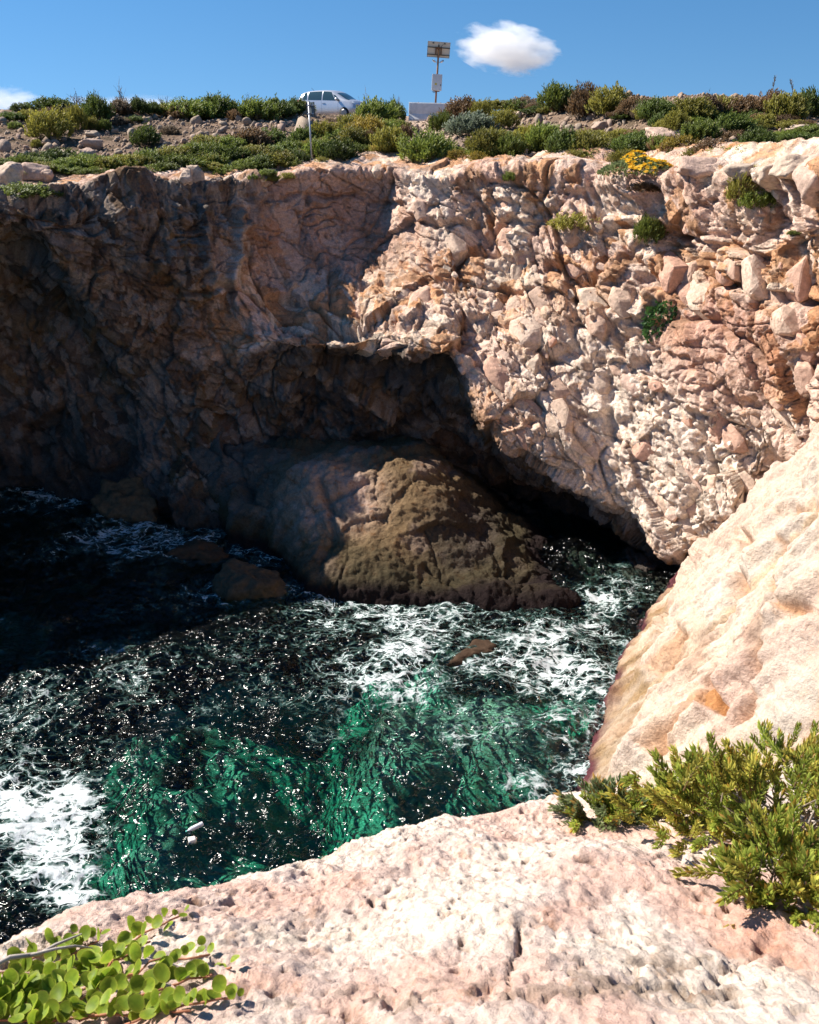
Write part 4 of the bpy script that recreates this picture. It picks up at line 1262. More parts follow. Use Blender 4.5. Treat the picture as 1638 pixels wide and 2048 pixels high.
for k, (x, y, w, h) in enumerate([(533,352,34,14),(547,362,28,10),(510,358,26,10),(576,357,26,12),(1020,363,32,20)]):
    p = on_cliff_top(x, y)
    plant('shrub', FOL['olive' if k % 2 else 'green'][k % 3], x, y, w, h, ['low green tuft on the rim left of the sign post', 'yellow green tuft hanging on the rim below the sign', 'olive tuft at the rim nearest the reddish block', 'flat olive tuft on the rim just left of the sign', 'green tuft in a hollow of the ledge at the centre'][k] if k != 1 else 'olive tuft hanging on the rim below the sign', 'shrub', p=p, t=p[1] / 1.06)
p = on_cliff_top(52, 396); plant('shrub', FOL['green'][1], 0, 0, 100, 26, 'low bright green bush on the cliff lip at the left edge', 'shrub', p=p, t=p[1] / 1.06)
p = on_cliff_top(1300, 384); plant('shrub', FOL['brown'][1], 0, 0, 60, 22, 'dark reddish dying plant below the yellow flowers', 'shrub', p=p, t=p[1] / 1.06)

# dense low scrub that merges into mats; nothing tells its single plants apart
for x0, x1, y0, y1, cnt, kk, lab, grp in [
    (0, 420, 322, 352, 26, ('green', 'olive', 'green', 'dark'), 'low scrub plant merging into the green mat on the left rim', 'scrub of the left mat'),
    (380, 615, 288, 345, 24, ('green', 'olive', 'dark', 'brown'), 'low scrub plant merging into the thicket left of the sign', 'scrub of the thicket left of the sign'),
    (630, 800, 258, 318, 18, ('olive', 'green', 'yellow', 'dark'), 'low scrub plant merging into the thicket right of the sign', 'scrub of the thicket right of the sign'),
    (850, 1230, 284, 326, 26, ('green', 'olive', 'dark', 'olive'), 'low scrub plant merging into the thicket below the right rubble', 'scrub below the right rubble heap'),
    (1240, 1660, 236, 322, 34, ('olive', 'dark', 'brown', 'green'), 'low scrub plant merging into the cover of the right bank', 'scrub of the right bank'),
    (0, 600, 226, 246, 18, ('dark', 'olive', 'brown', 'dry'), 'low scrub plant between the larger shrubs of the left skyline', 'scrub of the left skyline'),
    (990, 1640, 218, 236, 24, ('olive', 'brown', 'dry', 'dark'), 'low scrub plant between the larger shrubs of the right skyline', 'scrub of the right skyline')]:
    for k in range(cnt):
        plant('shrub', FOL[kk[k % 4]][rng.integers(3)], x0 + (x1 - x0) * (k + rng.random()) / cnt, y0 + (y1 - y0) * rng.random(), 34 + 34 * rng.random(), 12 + 14 * rng.random(), lab, 'shrub', group=grp)

# plants that grow out of the cliff face
for x, y, w, h, k, lab in [(1155,462,76,34,'olive','olive tuft growing from the upper cliff face'), (1300,490,44,50,'green','thin grassy tuft beside the long crack in the cliff'),
                           (1490,405,56,62,'olive','trailing green plant between the boulders at the right'), (1522,418,62,36,'green','dark tuft at the foot of the trailing plant on the right'), (1590,470,24,10,'green','tiny green sprig on the cliff near the right edge')]:
    p, nn = on_cliff(x, y)
    plant('cliff_plant', FOL[k][0], x, y, w, h, lab, 'plant', p=p, t=p[1] / 1.0)
# ivy-like bush with broad leaves
b = MB(); r = np.random.default_rng(801)
for i in range(620):
    th = r.random() * 6.283; z = r.random() * 2 - 1; q = math.sqrt(1 - z * z)
    d = np.array([q * math.cos(th), q * math.sin(th), z]) * (0.8 + 0.25 * r.random())
    dd = d * 0.5 + np.array([0, -0.3, -0.5]) + r.normal(0, 0.35, 3); dd /= np.linalg.norm(dd)
    s = np.cross(dd, r.normal(size=3)); s /= np.linalg.norm(s)
    hue = 0.6 + 0.8 * r.random()
    b.leaf(d, dd, s, 0.28, 0.24, np.array((0.03, 0.075, 0.02)) * hue, np.array((0.06, 0.14, 0.035)) * hue)
p, nn = on_cliff(1332, 648)
t = p[1]
e = add('cliff_plant', None, None, tuple(p + nn * 0.1), label='round dark green leafy bush growing from the middle of the cliff face', cat='plant')
add('foliage', b.build('foliage', LEAF), e, scale=(38 / FOC * t, 0.3, 42 / FOC * t))
add('stem', STEMS[0], e, rot=(1.2, 0, 0), scale=(0.3, 0.3, 0.4))

# mat of yellow flowers on the ledge
b = MB(); bf = MB(); r = np.random.default_rng(803)
for i in range(1500):
    th = r.random() * 6.283; q = math.sqrt(r.random())
    x, y = q * math.cos(th), q * math.sin(th)
    z = 0.75 * math.sqrt(max(0, 1 - q * q)) * (0.8 + 0.3 * math.sin(5 * x + 2) * math.cos(4 * y))
    d = np.array([x * 0.4 + r.normal(0, 0.4), y * 0.4 - 0.25 + r.normal(0, 0.4), 0.8]); d /= np.linalg.norm(d)
    s = np.cross(d, r.normal(size=3)); s /= np.linalg.norm(s)
    if x > -0.4 and r.random() < 0.2:
        for k in range(5):
            a = k * 1.2566
            pd = s * math.cos(a) + np.cross(d, s) * math.sin(a)
            bf.leaf(np.array([x, y, z + 0.16]), pd, np.cross(d, pd), 0.075, 0.06, np.array((0.70, 0.40, 0.02)), np.array((0.78, 0.50, 0.03)))
    else:
        hue = 0.7 + 0.6 * r.random()
        b.leaf(np.array([x, y, z]), d, s, 0.15, 0.08, np.array((0.08, 0.11, 0.03)) * hue, np.array((0.24, 0.27, 0.12)) * hue)
p = on_cliff_top(1282, 352); t = p[1] / 1.06
e = add('flowering_plant', None, None, (p[0], p[1] + 0.3, p[2] - 0.05), label='low mat plant covered in yellow flowers on the ledge at the right', cat='plant')
sc_ = (80 / FOC * t, 0.8, 52 / FOC * t)
add('foliage', b.build('foliage', LEAF), e, scale=sc_)
add('flowers', bf.build('flowers', LEAF), e, scale=sc_)['kind'] = 'stuff'

# bare and dead shrubs, dry grass and seed heads
for k, (x, y, w, h, lab) in enumerate([(108,222,36,26,'bare twiggy shrub behind the leftmost skyline shrubs'), (146,226,44,40,'bare twiggy shrub left of the tallest dark skyline shrub at the left'), (186,226,46,36,'bare twiggy shrub behind the tall dark shrub at the left'), (243,224,48,44,'largest bare twiggy shrub on the left skyline'),
                                       (328,232,42,40,'bare twiggy shrub right of the pair of dark skyline shrubs'), (362,234,36,34,'thin bare shrub behind the wide skyline shrub at the left'), (500,232,50,34,'faint bare shrub behind the skyline shrubs left of the car'), (728,226,46,38,'bare twiggy shrub right of the car bonnet'), (792,228,36,38,'bare twiggy shrub just left of the concrete barrier'),
                                       (1290,236,44,36,'bare twiggy shrub right of the tall brown shrub on the skyline'), (1420,226,40,36,'bare twiggy shrub beside the dark stone block')]):
    p, t = on_terrain(x, y)
    W, H = w / FOC * t, h / FOC * t
    e = add('bare_shrub', None, None, (p[0], p[1] + 0.5, p[2]), (0, 0, k), label=lab, cat='shrub', group='bare shrubs on the skyline')
    add('branches', TWIGS[k % 4], e, scale=(W * 0.85, W * 0.85, H * 1.35))
for k, (x, y, w, h, lab) in enumerate([(1052,312,34,20,'bleached dead shrub in the thicket at the centre right'), (1215,228,42,44,'bleached dead shrub on the right skyline'), (812,300,16,14,'small bleached dead shrub beside the path'), (285,330,24,20,'dead twigs in the green mat at the left'), (360,300,26,24,'dead twigs at the foot of the left bank'), (912,306,18,16,'pale dead twigs below the blue green shrub'), (1488,282,14,32,'thin pale dead stem on the right bank'), (425,240,18,16,'pale dead branch in front of the left skyline shrubs')]):
    p, t = on_terrain(x, y)
    W, H = w / FOC * t, h / FOC * t
    e = add('dead_shrub', None, None, (p[0], p[1] - 0.25, p[2]), (0, 0, k * 1.3), label=lab, cat='shrub', group='bleached dead shrubs')
    add('branches', DEAD[k % 3], e, scale=(W * 0.7, W * 0.7, H * 0.9))
for k, (x, y, w, h, lab) in enumerate([(1255,232,44,24,'dry grass tuft right of the tall brown shrub'), (1300,236,36,20,'dry grass tuft left of the dark skyline shrub at the right'), (1508,236,44,32,'dry grass tuft in the middle of the right skyline'), (1560,232,40,36,'dry grass tuft below the tall seed heads'), (660,244,40,10,'dry grass tuft in front of the car'), (610,246,30,10,'dry grass tuft behind the top of the sign'), (700,250,36,10,'dry grass tuft below the car bonnet'), (830,264,26,12,'dry grass tuft below the front barrier'), (250,246,60,12,'dry grass tuft on the left bank'), (1180,268,44,12,'dry grass tuft on the right rubble heap')]):
    p, t = on_terrain(x, y)
    W, H = w / FOC * t, h / FOC * t
    e = add('grass_tuft', None, None, (p[0], p[1] + 0.1, p[2]), (0, 0, k * 0.9), label=lab, cat='grass tuft', group='dry grass tufts', kind='thing')
    add('blades', GRASS[k % 2], e, scale=(W, W, H))
for x, y, h, lab in [(1540,232,72,'taller dry seed head standing above the right skyline'), (1590,234,66,'leaning dry seed head near the right edge of the skyline')]:
    p, t = on_terrain(x, y); H = h / FOC * t
    b = MB(); r = np.random.default_rng(int(x)); lean = 0.08 if x < 1560 else -0.22
    pts = [np.array([lean * H * k * k / 16.0, 0, H * k / 4]) for k in range(5)]
    b.tube(pts, [0.012] * 4 + [0.006], np.array([0.22, 0.16, 0.1]))
    st = b.build('stalk', WOOD)
    b = MB()
    for k in range(40):
        f = 0.72 + 0.28 * k / 40
        d = np.array([r.normal(0, 0.4), r.normal(0, 0.4), 1.0]); d /= np.linalg.norm(d)
        s = np.cross(d, [1, 0.3, 0]); s /= np.linalg.norm(s)
        b.leaf(np.array([lean * H * f * f, 0, H * f]), d, s, 0.11, 0.025, np.array([0.2, 0.14, 0.09]), np.array([0.26, 0.2, 0.13]))
    e = add('seed_head', None, None, (p[0], p[1] + 0.2, p[2]), label=lab, cat='grass')
    add('stalk', st, e); add('plume', b.build('plume', LEAF), e)
# ------------------------------------------------------------------ man-made things on the plateau
def box(cx, cy_, cz, sx, sy_, sz, bev=0.0):
    bm = bmesh.new()
    bmesh.ops.create_cube(bm, size=1.0)
    bmesh.ops.scale(bm, vec=(sx, sy_, sz), verts=bm.verts)
    if bev:
        bmesh.ops.bevel(bm, geom=bm.edges[:], offset=bev, segments=2, affect='EDGES')
    bmesh.ops.translate(bm, vec=(cx, cy_, cz), verts=bm.verts)
    return bm

def bm_obj(name, bm, mat, parent=None, smooth=False, **kw):
    me = bpy.data.meshes.new(name)
    bm.to_mesh(me); bm.free()
    me.materials.append(mat)
    if smooth:
        me.polygons.foreach_set('use_smooth', np.ones(len(me.polygons), bool))
    return add(name, me, parent, **kw)

def cyl(p0, p1, r0, r1=None, k=14):
    bm = bmesh.new()
    p0, p1 = Vector(p0), Vector(p1)
    L_ = (p1 - p0).length
    bmesh.ops.create_cone(bm, cap_ends=True, segments=k, radius1=r0, radius2=r0 if r1 is None else r1, depth=L_)
    q = (p1 - p0).to_track_quat('Z', 'Y')
    bmesh.ops.transform(bm, matrix=Matrix.Translation((p0 + p1) / 2) @ q.to_matrix().to_4x4(), verts=bm.verts)
    return bm

def join(*bms):
    out = bmesh.new()
    for b_ in bms:
        me = bpy.data.meshes.new('tmp'); b_.to_mesh(me); b_.free()
        out.from_mesh(me); bpy.data.meshes.remove(me)
    return out

PAINT = simple_mat('silver_paint', (0.62, 0.63, 0.66), 0.28, 0.55, 0.02, 3.0)
GLASS = simple_mat('car_glass', (0.03, 0.06, 0.075), 0.05, 0.0, 0.05, 2.0, 0.9)
BLACK = simple_mat('black_plastic', (0.02, 0.02, 0.022), 0.6, 0, 0.1, 9.0)
TYRE = simple_mat('tyre_rubber', (0.018, 0.018, 0.018), 0.85, 0, 0.15, 20.0)
ALLOY = simple_mat('alloy', (0.2, 0.2, 0.21), 0.35, 0.8, 0.05, 9.0)
LAMPG = simple_mat('lamp_lens', (0.75, 0.78, 0.80), 0.12, 0.1, 0.03, 9.0)
REDL = simple_mat('tail_lens', (0.35, 0.02, 0.02), 0.2, 0, 0.05, 9.0)
PLATE = simple_mat('plate', (0.75, 0.75, 0.72), 0.5, 0, 0.03, 9.0)
GALV = simple_mat('galvanised_steel', (0.42, 0.43, 0.45), 0.45, 0.6, 0.15, 14.0)
RUST = simple_mat('rusty_steel', (0.20, 0.095, 0.045), 0.8, 0.2, 0.3, 18.0)
SIGNB = simple_mat('sign_back', (0.10, 0.13, 0.15), 0.55, 0.3, 0.15, 6.0)
BOXW = simple_mat('cabinet_paint', (0.62, 0.61, 0.62), 0.5, 0.0, 0.06, 5.0)
PANELB = simple_mat('panel_backsheet', (0.85, 0.68, 0.50), 0.6, 0.0, 0.05, 4.0)
CONC = simple_mat('whitewashed_concrete', (0.72, 0.71, 0.69), 0.85, 0.0, 0.14, 3.5, 0.2, 0.01)
DARKC = simple_mat('panel_cells', (0.02, 0.03, 0.07), 0.15, 0.0, 0.05, 4.0)
YEL = simple_mat('warning_label', (0.65, 0.5, 0.05), 0.6, 0, 0.05, 9.0)

# ---- car
cs_ = [(-1.95,.38,.70,.80,.66,.90,.55),(-1.88,.30,.80,.92,.76,1.10,.58),(-1.68,.25,.84,.96,.80,1.37,.59),(-1.35,.22,.845,.97,.815,1.475,.60),(-0.8,.2,.85,.955,.82,1.52,.605),(-0.1,.2,.85,.94,.82,1.525,.61),
       (.4,.2,.85,.925,.82,1.47,.60),(.85,.2,.85,.915,.81,1.28,.60),(1.25,.2,.84,.90,.79,1.06,.60),(1.6,.22,.82,.86,.74,.95,.5),(1.82,.25,.78,.76,.68,.80,.45),(1.95,.34,.68,.60,.56,.64,.38)]
CAR = []
for x, zb_, wm, zt, wb_, top, wt in cs_:
    CAR.append([(x, wm * .95, zb_), (x, wm, zb_ + .14), (x, wm + .005, (zb_ + zt) / 2 + .08), (x, wb_, zt), (x, (wb_ + wt) / 2 + .025, (zt + top) / 2 + .02), (x, wt, top - .055), (x, wt * .6, top - .012), (x, 0, top)])
CAR = np.array(CAR)
def car_pt(u, v):
    row_ = crom(CAR, np.array([u]))[0]
    return crom(row_, np.array([v]))[0]
def car_patch(name, u0, u1, v0, v1, off, mat, parent, side=1, nu=10, nv=6, cut=None):
    g = np.zeros((nu + 1, nv + 1, 3))
    for i in range(nu + 1):
        for j in range(nv + 1):
            v = v0 + (v1 - v0) * j / nv
            a, b_ = (u0, u1) if cut is None else cut(j / nv, u0, u1)
            g[i, j] = car_pt(a + (b_ - a) * i / nu, v)
    nn = grid_normals(g)
    if np.mean(nn[..., 1]) < 0: nn = -nn
    g = g + nn * off
    g[..., 1] *= side
    return add(name, mesh(name, g, grid_faces(nu + 1, nv + 1), mat, True), parent)
pc, tc_ = on_terrain(668, 236)
car_loc = at(666, 233, 62.0); car_loc[2] = float(terrain_z(car_loc[0], 62.0)) - 0.14
car = add('car', None, None, tuple(car_loc), (0, 0, R(-27)), label='silver hatchback car parked on the skyline behind the shrubs', cat='car')
uu = np.linspace(0, 11, 67); vv = np.linspace(0, 7, 36)
gb = np.swapaxes(crom(np.swapaxes(crom(CAR, uu), 0, 1), vv), 0, 1)
gm_ = gb.copy(); gm_[..., 1] *= -1
full = np.concatenate([gb, gm_[:, ::-1][:, 1:]], axis=1)
nU, nV = full.shape[:2]
fa_ = grid_faces(nU, nV).tolist() + [list(range(nV)), list(range((nU - 1) * nV, nU * nV))[::-1]]
add('body', mesh('body', full.reshape(-1, 3), fa_, PAINT, True), car)
for s in (-1, 1):
    car_patch('rear_quarter_window', 2.5, 3.25, 3.15, 4.75, .006, GLASS, car, s, 6, 5, lambda j, a, b_: (a + 0.25 * j, b_))
    car_patch('rear_door_window', 3.4, 4.75, 3.12, 4.8, .006, GLASS, car, s)
    car_patch('front_door_window', 4.85, 6.6, 3.12, 4.8, .006, GLASS, car, s, 12, 6, lambda j, a, b_: (a, b_ - 0.75 * j))
    car_patch('front_quarter_window', 6.75, 7.35, 3.12, 4.3, .006, GLASS, car, s, 6, 4, lambda j, a, b_: (a - 0.6 * j, b_ - 0.85 * j))
    d1 = car_patch('front_door', 4.82, 7.0, 0.7, 3.0, .004, PAINT, car, s, 12, 8)
    d2 = car_patch('rear_door', 3.3, 4.77, 0.7, 3.0, .004, PAINT, car, s, 10, 8)
    for d_, u in ((d1, 5.0), (d2, 3.55)):
        q = car_pt(u, 2.6)
        bm_obj('handle', box(q[0], s * (q[1] + .02), q[2], .2, .035, .035, .008), BLACK if False else PAINT, d_)
    car_patch('headlight', 9.3, 10.6, 3.0, 4.3, .008, LAMPG, car, s, 8, 5)
    car_patch('tail_light', 0.35, 1.3, 2.4, 3.6, .008, REDL, car, s, 6, 6)
    q = car_pt(7.0, 3.2)
    bm_obj('mirror', box(q[0] - .05, s * (q[1] + .11), q[2] + .06, .14, .2, .15, .04), PAINT, car, True)
    for wx_ in (-1.22, 1.24):
        w_ = add('wheel', None, car, (wx_, s * .755, .30))
        bm_obj('tyre', cyl((0, -.1, 0), (0, .115, 0), .305, .30, 28), TYRE, w_, True)
        bm_obj('rim', cyl((0, s * .1, 0), (0, s * .125, 0), .2, .17, 20), ALLOY, w_)
car_patch('windscreen', 6.55, 8.35, 5.2, 7.0, .006, GLASS, car, 1, 10, 8)
car_patch('windscreen', 6.55, 8.35, 5.2, 7.0, .006, GLASS, car, -1, 10, 8)
car_patch('rear_window', 1.0, 2.1, 5.1, 7.0, .006, GLASS, car, 1, 8, 8)
car_patch('rear_window', 1.0, 2.1, 5.1, 7.0, .006, GLASS, car, -1, 8, 8)
bm_obj('grille', box(1.955, 0, .50, .03, .9, .12, .01), BLACK, car)
bm_obj('number_plate', box(1.975, 0, .40, .02, .5, .11, .004), PLATE, car)
bm_obj('antenna', cyl((-1.2, 0, 1.48), (-1.4, 0, 1.66), .008), BLACK, car)

# ---- road sign seen from behind
ps_, ts_ = on_terrain(624, 331)
H = 118 / FOC * ts_
sg = add('road_sign', None, None, tuple(ps_), (0, R(-1.2), 0), label='thin steel post with a narrow road sign seen from behind', cat='sign')
bm_obj('post', cyl((0, 0, -.2), (0, 0, H), .032, .03, 16), GALV, sg, True)
bm_obj('cap', cyl((0, 0, H), (0, 0, H + .015), .034, .028, 16), BLACK, sg)
pl = bm_obj('plate', box(0.03, .06, H - .27, .36, .012, .50, .004), SIGNB, sg, rot=(0, 0, R(-35)))
for dz in (-.12, -.40):
    bm_obj('rail', box(0.03, .045, H + dz, .33, .02, .035, .003), GALV, pl)
    bm_obj('clamp', cyl((0, 0, H + dz - .02), (0, 0, H + dz + .02), .042, None, 14), GALV, pl)
bm_obj('flange', box(.2, .04, H - .27, .012, .03, .5), BLACK, pl)
bm_obj('flange', box(-.145, .04, H - .27, .012, .03, .5), BLACK, pl)

# ---- solar powered camera pole behind the barrier
pb_, tb_ = on_terrain(868, 244)
Yp = 56.0
base = at(869, 240, Yp); base[2] = float(terrain_z(base[0], Yp))
k_ = 51.9 / FOC                      # metres per photo pixel at the pole
Hp = (243 - 97) * k_ + 0.05
sp = add('solar_camera_pole', None, None, tuple(base), (0, R(3.0), 0), label='rusty pole with two solar panels, white cabinet and cameras behind the barrier', cat='pole')
bm_obj('pole', cyl((0, 0, -.3), (0, 0, Hp - .15), .05, .045, 16), RUST, sp, True)
zbx = Hp - (160 - 86) * k_
cab = bm_obj('cabinet', box(0, -.16, zbx, .52, .22, .78, .012), BOXW, sp)
bm_obj('door', box(0, -.277, zbx, .47, .012, .72, .004), BOXW, cab)
bm_obj('handle', box(.2, -.292, zbx - .12, .05, .02, .05, .005), BLACK, cab)
bm_obj('warning_label', box(-.05, -.287, zbx - .08, .10, .003, .09), YEL, cab)
bm_obj('bracket', box(0, -.02, zbx - .41, .34, .08, .05, .01), RUST, cab)
loop = bmesh.new()
b = MB(); b.tube([np.array([-.12 + .07 * math.cos(a), -.16, zbx - .41 - .08 * math.sin(a)]) for a in np.linspace(0, math.pi, 9)], [.012] * 9, np.zeros(3), 6)
add('cable', b.build('cable', BLACK, True), cab)
pan = add('solar_panel_array', None, sp, (0, 0.02, Hp - .38), (R(9), R(1.0), 0))
for s in (-1, 1):
    q = bm_obj('solar_panel', box(s * .29, 0, 0, .56, .03, .72, .004), PANELB, pan)
    bm_obj('frame', join(box(s * .29, -.004, .362, .575, .045, .018), box(s * .29, -.004, -.362, .575, .045, .018), box(s * .29 - .28, -.004, 0, .018, .045, .73), box(s * .29 + .28, -.004, 0, .018, .045, .73)), GALV, q)
    bm_obj('cells', box(s * .29, .018, 0, .54, .006, .70), DARKC, q)
    bm_obj('junction_box', box(s * .29, -.03, .30, .09, .035, .05, .005), BLACK, q)
bm_obj('rail', box(0, -.04, .10, 1.17, .035, .035), BLACK, pan)
bm_obj('rail', box(0, -.04, -.24, 1.17, .035, .035), BLACK, pan)
bm_obj('mount', join(box(-.13, -.07, -.07, .07, .08, .36), box(.13, -.07, -.07, .07, .08, .36), box(0, -.06, .08, .34, .05, .1)), RUST, pan)
bm_obj('cable', cyl((.22, -.035, .27), (.08, -.05, .1), .008), BLACK, pan)
for s in (-1, 1):
    c_ = add('camera_unit', None, sp, (s * .16, -.02, Hp - (122 - 86) * k_))
    bm_obj('arm', cyl((-s * .14, 0, -.03), (0, 0, -.03), .014), GALV, c_)
    bm_obj('housing', cyl((-s * .02, 0, -.02), (s * .10, -.06, .05), .045, .05, 14), BOXW, c_, True)
    bm_obj('lens', cyl((s * .10, -.06, .05), (s * .115, -.069, .058), .04, .036, 14), BLACK, c_)

# ---- concrete barriers
def barrier(px_, py_, Y, L_, rz, label, lean=0.0):
    p_ = at(px_, py_, Y)
    prof = [(-.30, 0), (-.30, .07), (-.14, .33), (-.085, .82), (-.06, .86), (.06, .86), (.085, .82), (.14, .33), (.30, .07), (.30, 0)]
    n_ = 30
    g = np.zeros((n_ + 1, len(prof), 3))
    for i in range(n_ + 1):
        x = -L_ / 2 + L_ * i / n_
        for j, (y, z) in enumerate(prof):
            g[i, j] = (x, y, z)
    gf_ = g.reshape(-1, 3)
    gf_ = gf_ + (0.008 * fbm(gf_ * 4 + px_, 3, 0.6, 3))[:, None] * np.array([0.3, 1, 1])
    fcs = grid_faces(n_ + 1, len(prof)).tolist() + [list(range(len(prof)))[::-1], list(range(n_ * len(prof), (n_ + 1) * len(prof)))]
    o = add('concrete_barrier', None, None, (p_[0], p_[1], p_[2] - 0.03), (0, lean, rz), label=label, cat='barrier', group='white concrete barriers')
    add('block', mesh('block', gf_, fcs, CONC, False), o)
    for x in (-L_ * .28, L_ * .24):
        bm_obj('lifting_eye', cyl((x, 0, .84), (x, 0, .885), .025, .02, 8), RUST, o)
    return o
barrier(860, 241, 54.0, 2.15, R(2), 'white concrete barrier standing in front of the solar camera pole', R(1.2))
barrier(944, 238, 55.6, 2.2, R(28), 'white concrete barrier half hidden behind shrubs right of the first one')

# ------------------------------------------------------------------ rocks in the sea
def sea_rock(px_, py_, w, h, label, seed, mat, dy=0.8, rz=0.0):
    p_ = on_z(px_, py_, 0.0)
    t_ = math.sqrt(p_[0] ** 2 + p_[1] ** 2 + CAM_H ** 2)
    W, Hh = w / FOC * t_, h / FOC * t_ / 0.9
    me = rock_mesh('sea_boulder', seed, mat, 5, 18, 0.16)
    add('sea_boulder', me, None, (p_[0], p_[1] + W * dy * 0.3, -0.15), (0, 0, rz), (W * 0.55, W * dy * 0.55, Hh + 0.15), label=label, cat='boulder')
sea_rock(245, 1030, 170, 62, 'rounded brown boulder at the foot of the dark left wall', 901, SEAROCK, 0.8)
sea_rock(490, 1186, 170, 50, 'low flat topped boulder in the shaded water below the cave rock', 902, SEAROCK, 0.7)
sea_rock(385, 1122, 150, 26, 'black wave washed rock left of the low flat topped boulder', 903, WEEDROCK, 0.7)
sea_rock(955, 1325, 130, 16, 'reddish weedy rock awash in white foam', 904, WEEDROCK, 0.55, 0.1)

# ------------------------------------------------------------------ litter floating on the water
p_ = on_z(390, 1657, 0.03)
PET = simple_mat('clear_plastic', (0.62, 0.62, 0.64), 0.12, 0, 0.2, 20.0)
CAPM = simple_mat('teal_plastic', (0.12, 0.55, 0.48), 0.4, 0, 0.05, 9.0)
prof = [(0.0, .038), (.01, .042), (.06, .042), (.075, .038), (.09, .042), (.15, .042), (.165, .038), (.18, .042), (.215, .040), (.25, .026), (.272, .014), (.285, .013)]
g = np.zeros((len(prof), 20, 3))
for i, (x, rr) in enumerate(prof):
    for j in range(20):
        a = j / 20 * 6.2832
        g[i, j] = (x, rr * math.cos(a), rr * math.sin(a))
fcs = []
for i in range(len(prof) - 1):
    for j in range(20):
        fcs.append((i * 20 + j, i * 20 + (j + 1) % 20, (i + 1) * 20 + (j + 1) % 20, (i + 1) * 20 + j))
fcs.append(list(range(20))[::-1])
bt = add('plastic_bottle', None, None, (p_[0] + .13, p_[1] + .12, 0.05), (R(8), R(6), R(214)), (1.15, 1.15, 1.15), label='clear plastic bottle with a teal cap floating on the dark water', cat='bottle')
add('bottle_body', mesh('bottle_body', g.reshape(-1, 3), fcs, PET, True), bt)
bm_obj('cap', cyl((.283, 0, 0), (.305, 0, 0), .018, None, 16), CAPM, bt, True)
p_ = on_z(384, 1681, 0.03)
FOAMY = simple_mat('polystyrene', (0.78, 0.74, 0.68), 0.8, 0, 0.08, 30.0)
fl_ = add('float', None, None, (p_[0], p_[1], 0.03), (0.2, 0.1, 0.5), label='small white round float below the plastic bottle', cat='float')
add('ball', rock_mesh('ball', 950, FOAMY, 3, 3, 0.03), fl_, scale=(.075, .07, .065))
bm_obj('neck', cyl((.06, 0, .02), (.095, 0, .035), .025, .018, 12), simple_mat('tan_plastic', (0.6, 0.42, 0.3), 0.6), fl_)

# ------------------------------------------------------------------ foreground plants on the slab
gi = np.where((np.tile(samples([10, 60, 70, 80, 60, 40, 26, 26, 20, 14, 14, 10, 8]), Uf) <= 6.4))[0]
spx, spy = proj(SLAB_P[gi])
def on_rock(px_, py_):
    k = np.argmin((spx - px_) ** 2 + (spy - py_) ** 2)
    return SLAB_P[gi[k]].copy()

# ---- creeping plant with round leaves
def round_leaf(seed):
    r = np.random.default_rng(seed)
    v, c, f = [np.array([0.0, 0.48, -0.05])], [np.array((0.16, 0.25, 0.02))], []
    for ring, (rr, cc) in enumerate(((0.28, (0.22, 0.31, 0.025)), (0.46, (0.27, 0.35, 0.03)), (0.5, (0.52, 0.54, 0.09)))):
        for j in range(12):
            a = j / 12 * 6.2832
            x, y = rr * math.sin(a) * (1.0 + 0.05 * math.sin(2 * a + seed)), 0.48 - rr * math.cos(a)
            z = (0.2 + 0.14 * (seed % 6)) * (x * x) + (0.5 - 0.16 * (seed % 5)) * (y - 0.48) ** 2 - 0.05 + 0.05 * math.sin(2 * a + seed) * rr + 0.03 * math.sin(5 * a + 2 * seed) * rr
            cc2 = np.array(cc) * (0.8 + 0.4 * r.random()) if not (ring == 2 and seed % 3 == 0 and r.random() < 0.35) else np.array((0.30, 0.18, 0.06))
            v.append(np.array([x * (0.86 + 0.03 * (seed % 6)), y, z])); c.append(cc2)
    for j in range(12):
        f.append((0, 1 + j, 1 + (j + 1) % 12))
        for ring in range(2):
            a0 = 1 + ring * 12
            f.append((a0 + j, a0 + 12 + j, a0 + 12 + (j + 1) % 12, a0 + (j + 1) % 12))
    return mesh('leaf', np.array(v), f, ROUNDLEAF, True, {'col': np.array(c)})
RL = [round_leaf(k) for k in range(9)]
crp = add('creeping_plant', None, None, (0, 0, 0), label='creeping plant with round bright green leaves on the rock at lower left', cat='plant')
o0 = on_rock(150, 1990)
crp.location = tuple(o0)
RUN = simple_mat('reddish_runner', (0.35, 0.14, 0.07), 0.7, 0, 0.2, 30.0)
runners = [[(-60,2030),(60,1975),(130,1925),(200,1888),(205,1870)], [(20,2048),(120,1985),(210,1930),(270,1890),(310,1862),(365,1838)], [(90,2050),(200,1985),(280,1950),(340,1930),(420,1918)],
           [(160,2052),(250,2010),(330,1985),(400,1965),(462,1948)], [(-60,1975),(20,1950),(90,1915),(180,1885)], [(250,2060),(330,2030),(400,2015),(470,2005)], [(-60,2060),(40,2020),(120,2005),(220,1975)],
           [(200,1960),(260,1915),(300,1890)], [(60,2060),(170,2040),(300,2040),(380,2030)], [(-80,2075),(0,2050),(80,2052),(150,2048)], [(-80,2040),(-20,2010),(40,1990),(60,1960)], [(-40,2010),(60,1990),(140,1960),(230,1935)]]
nl = 0
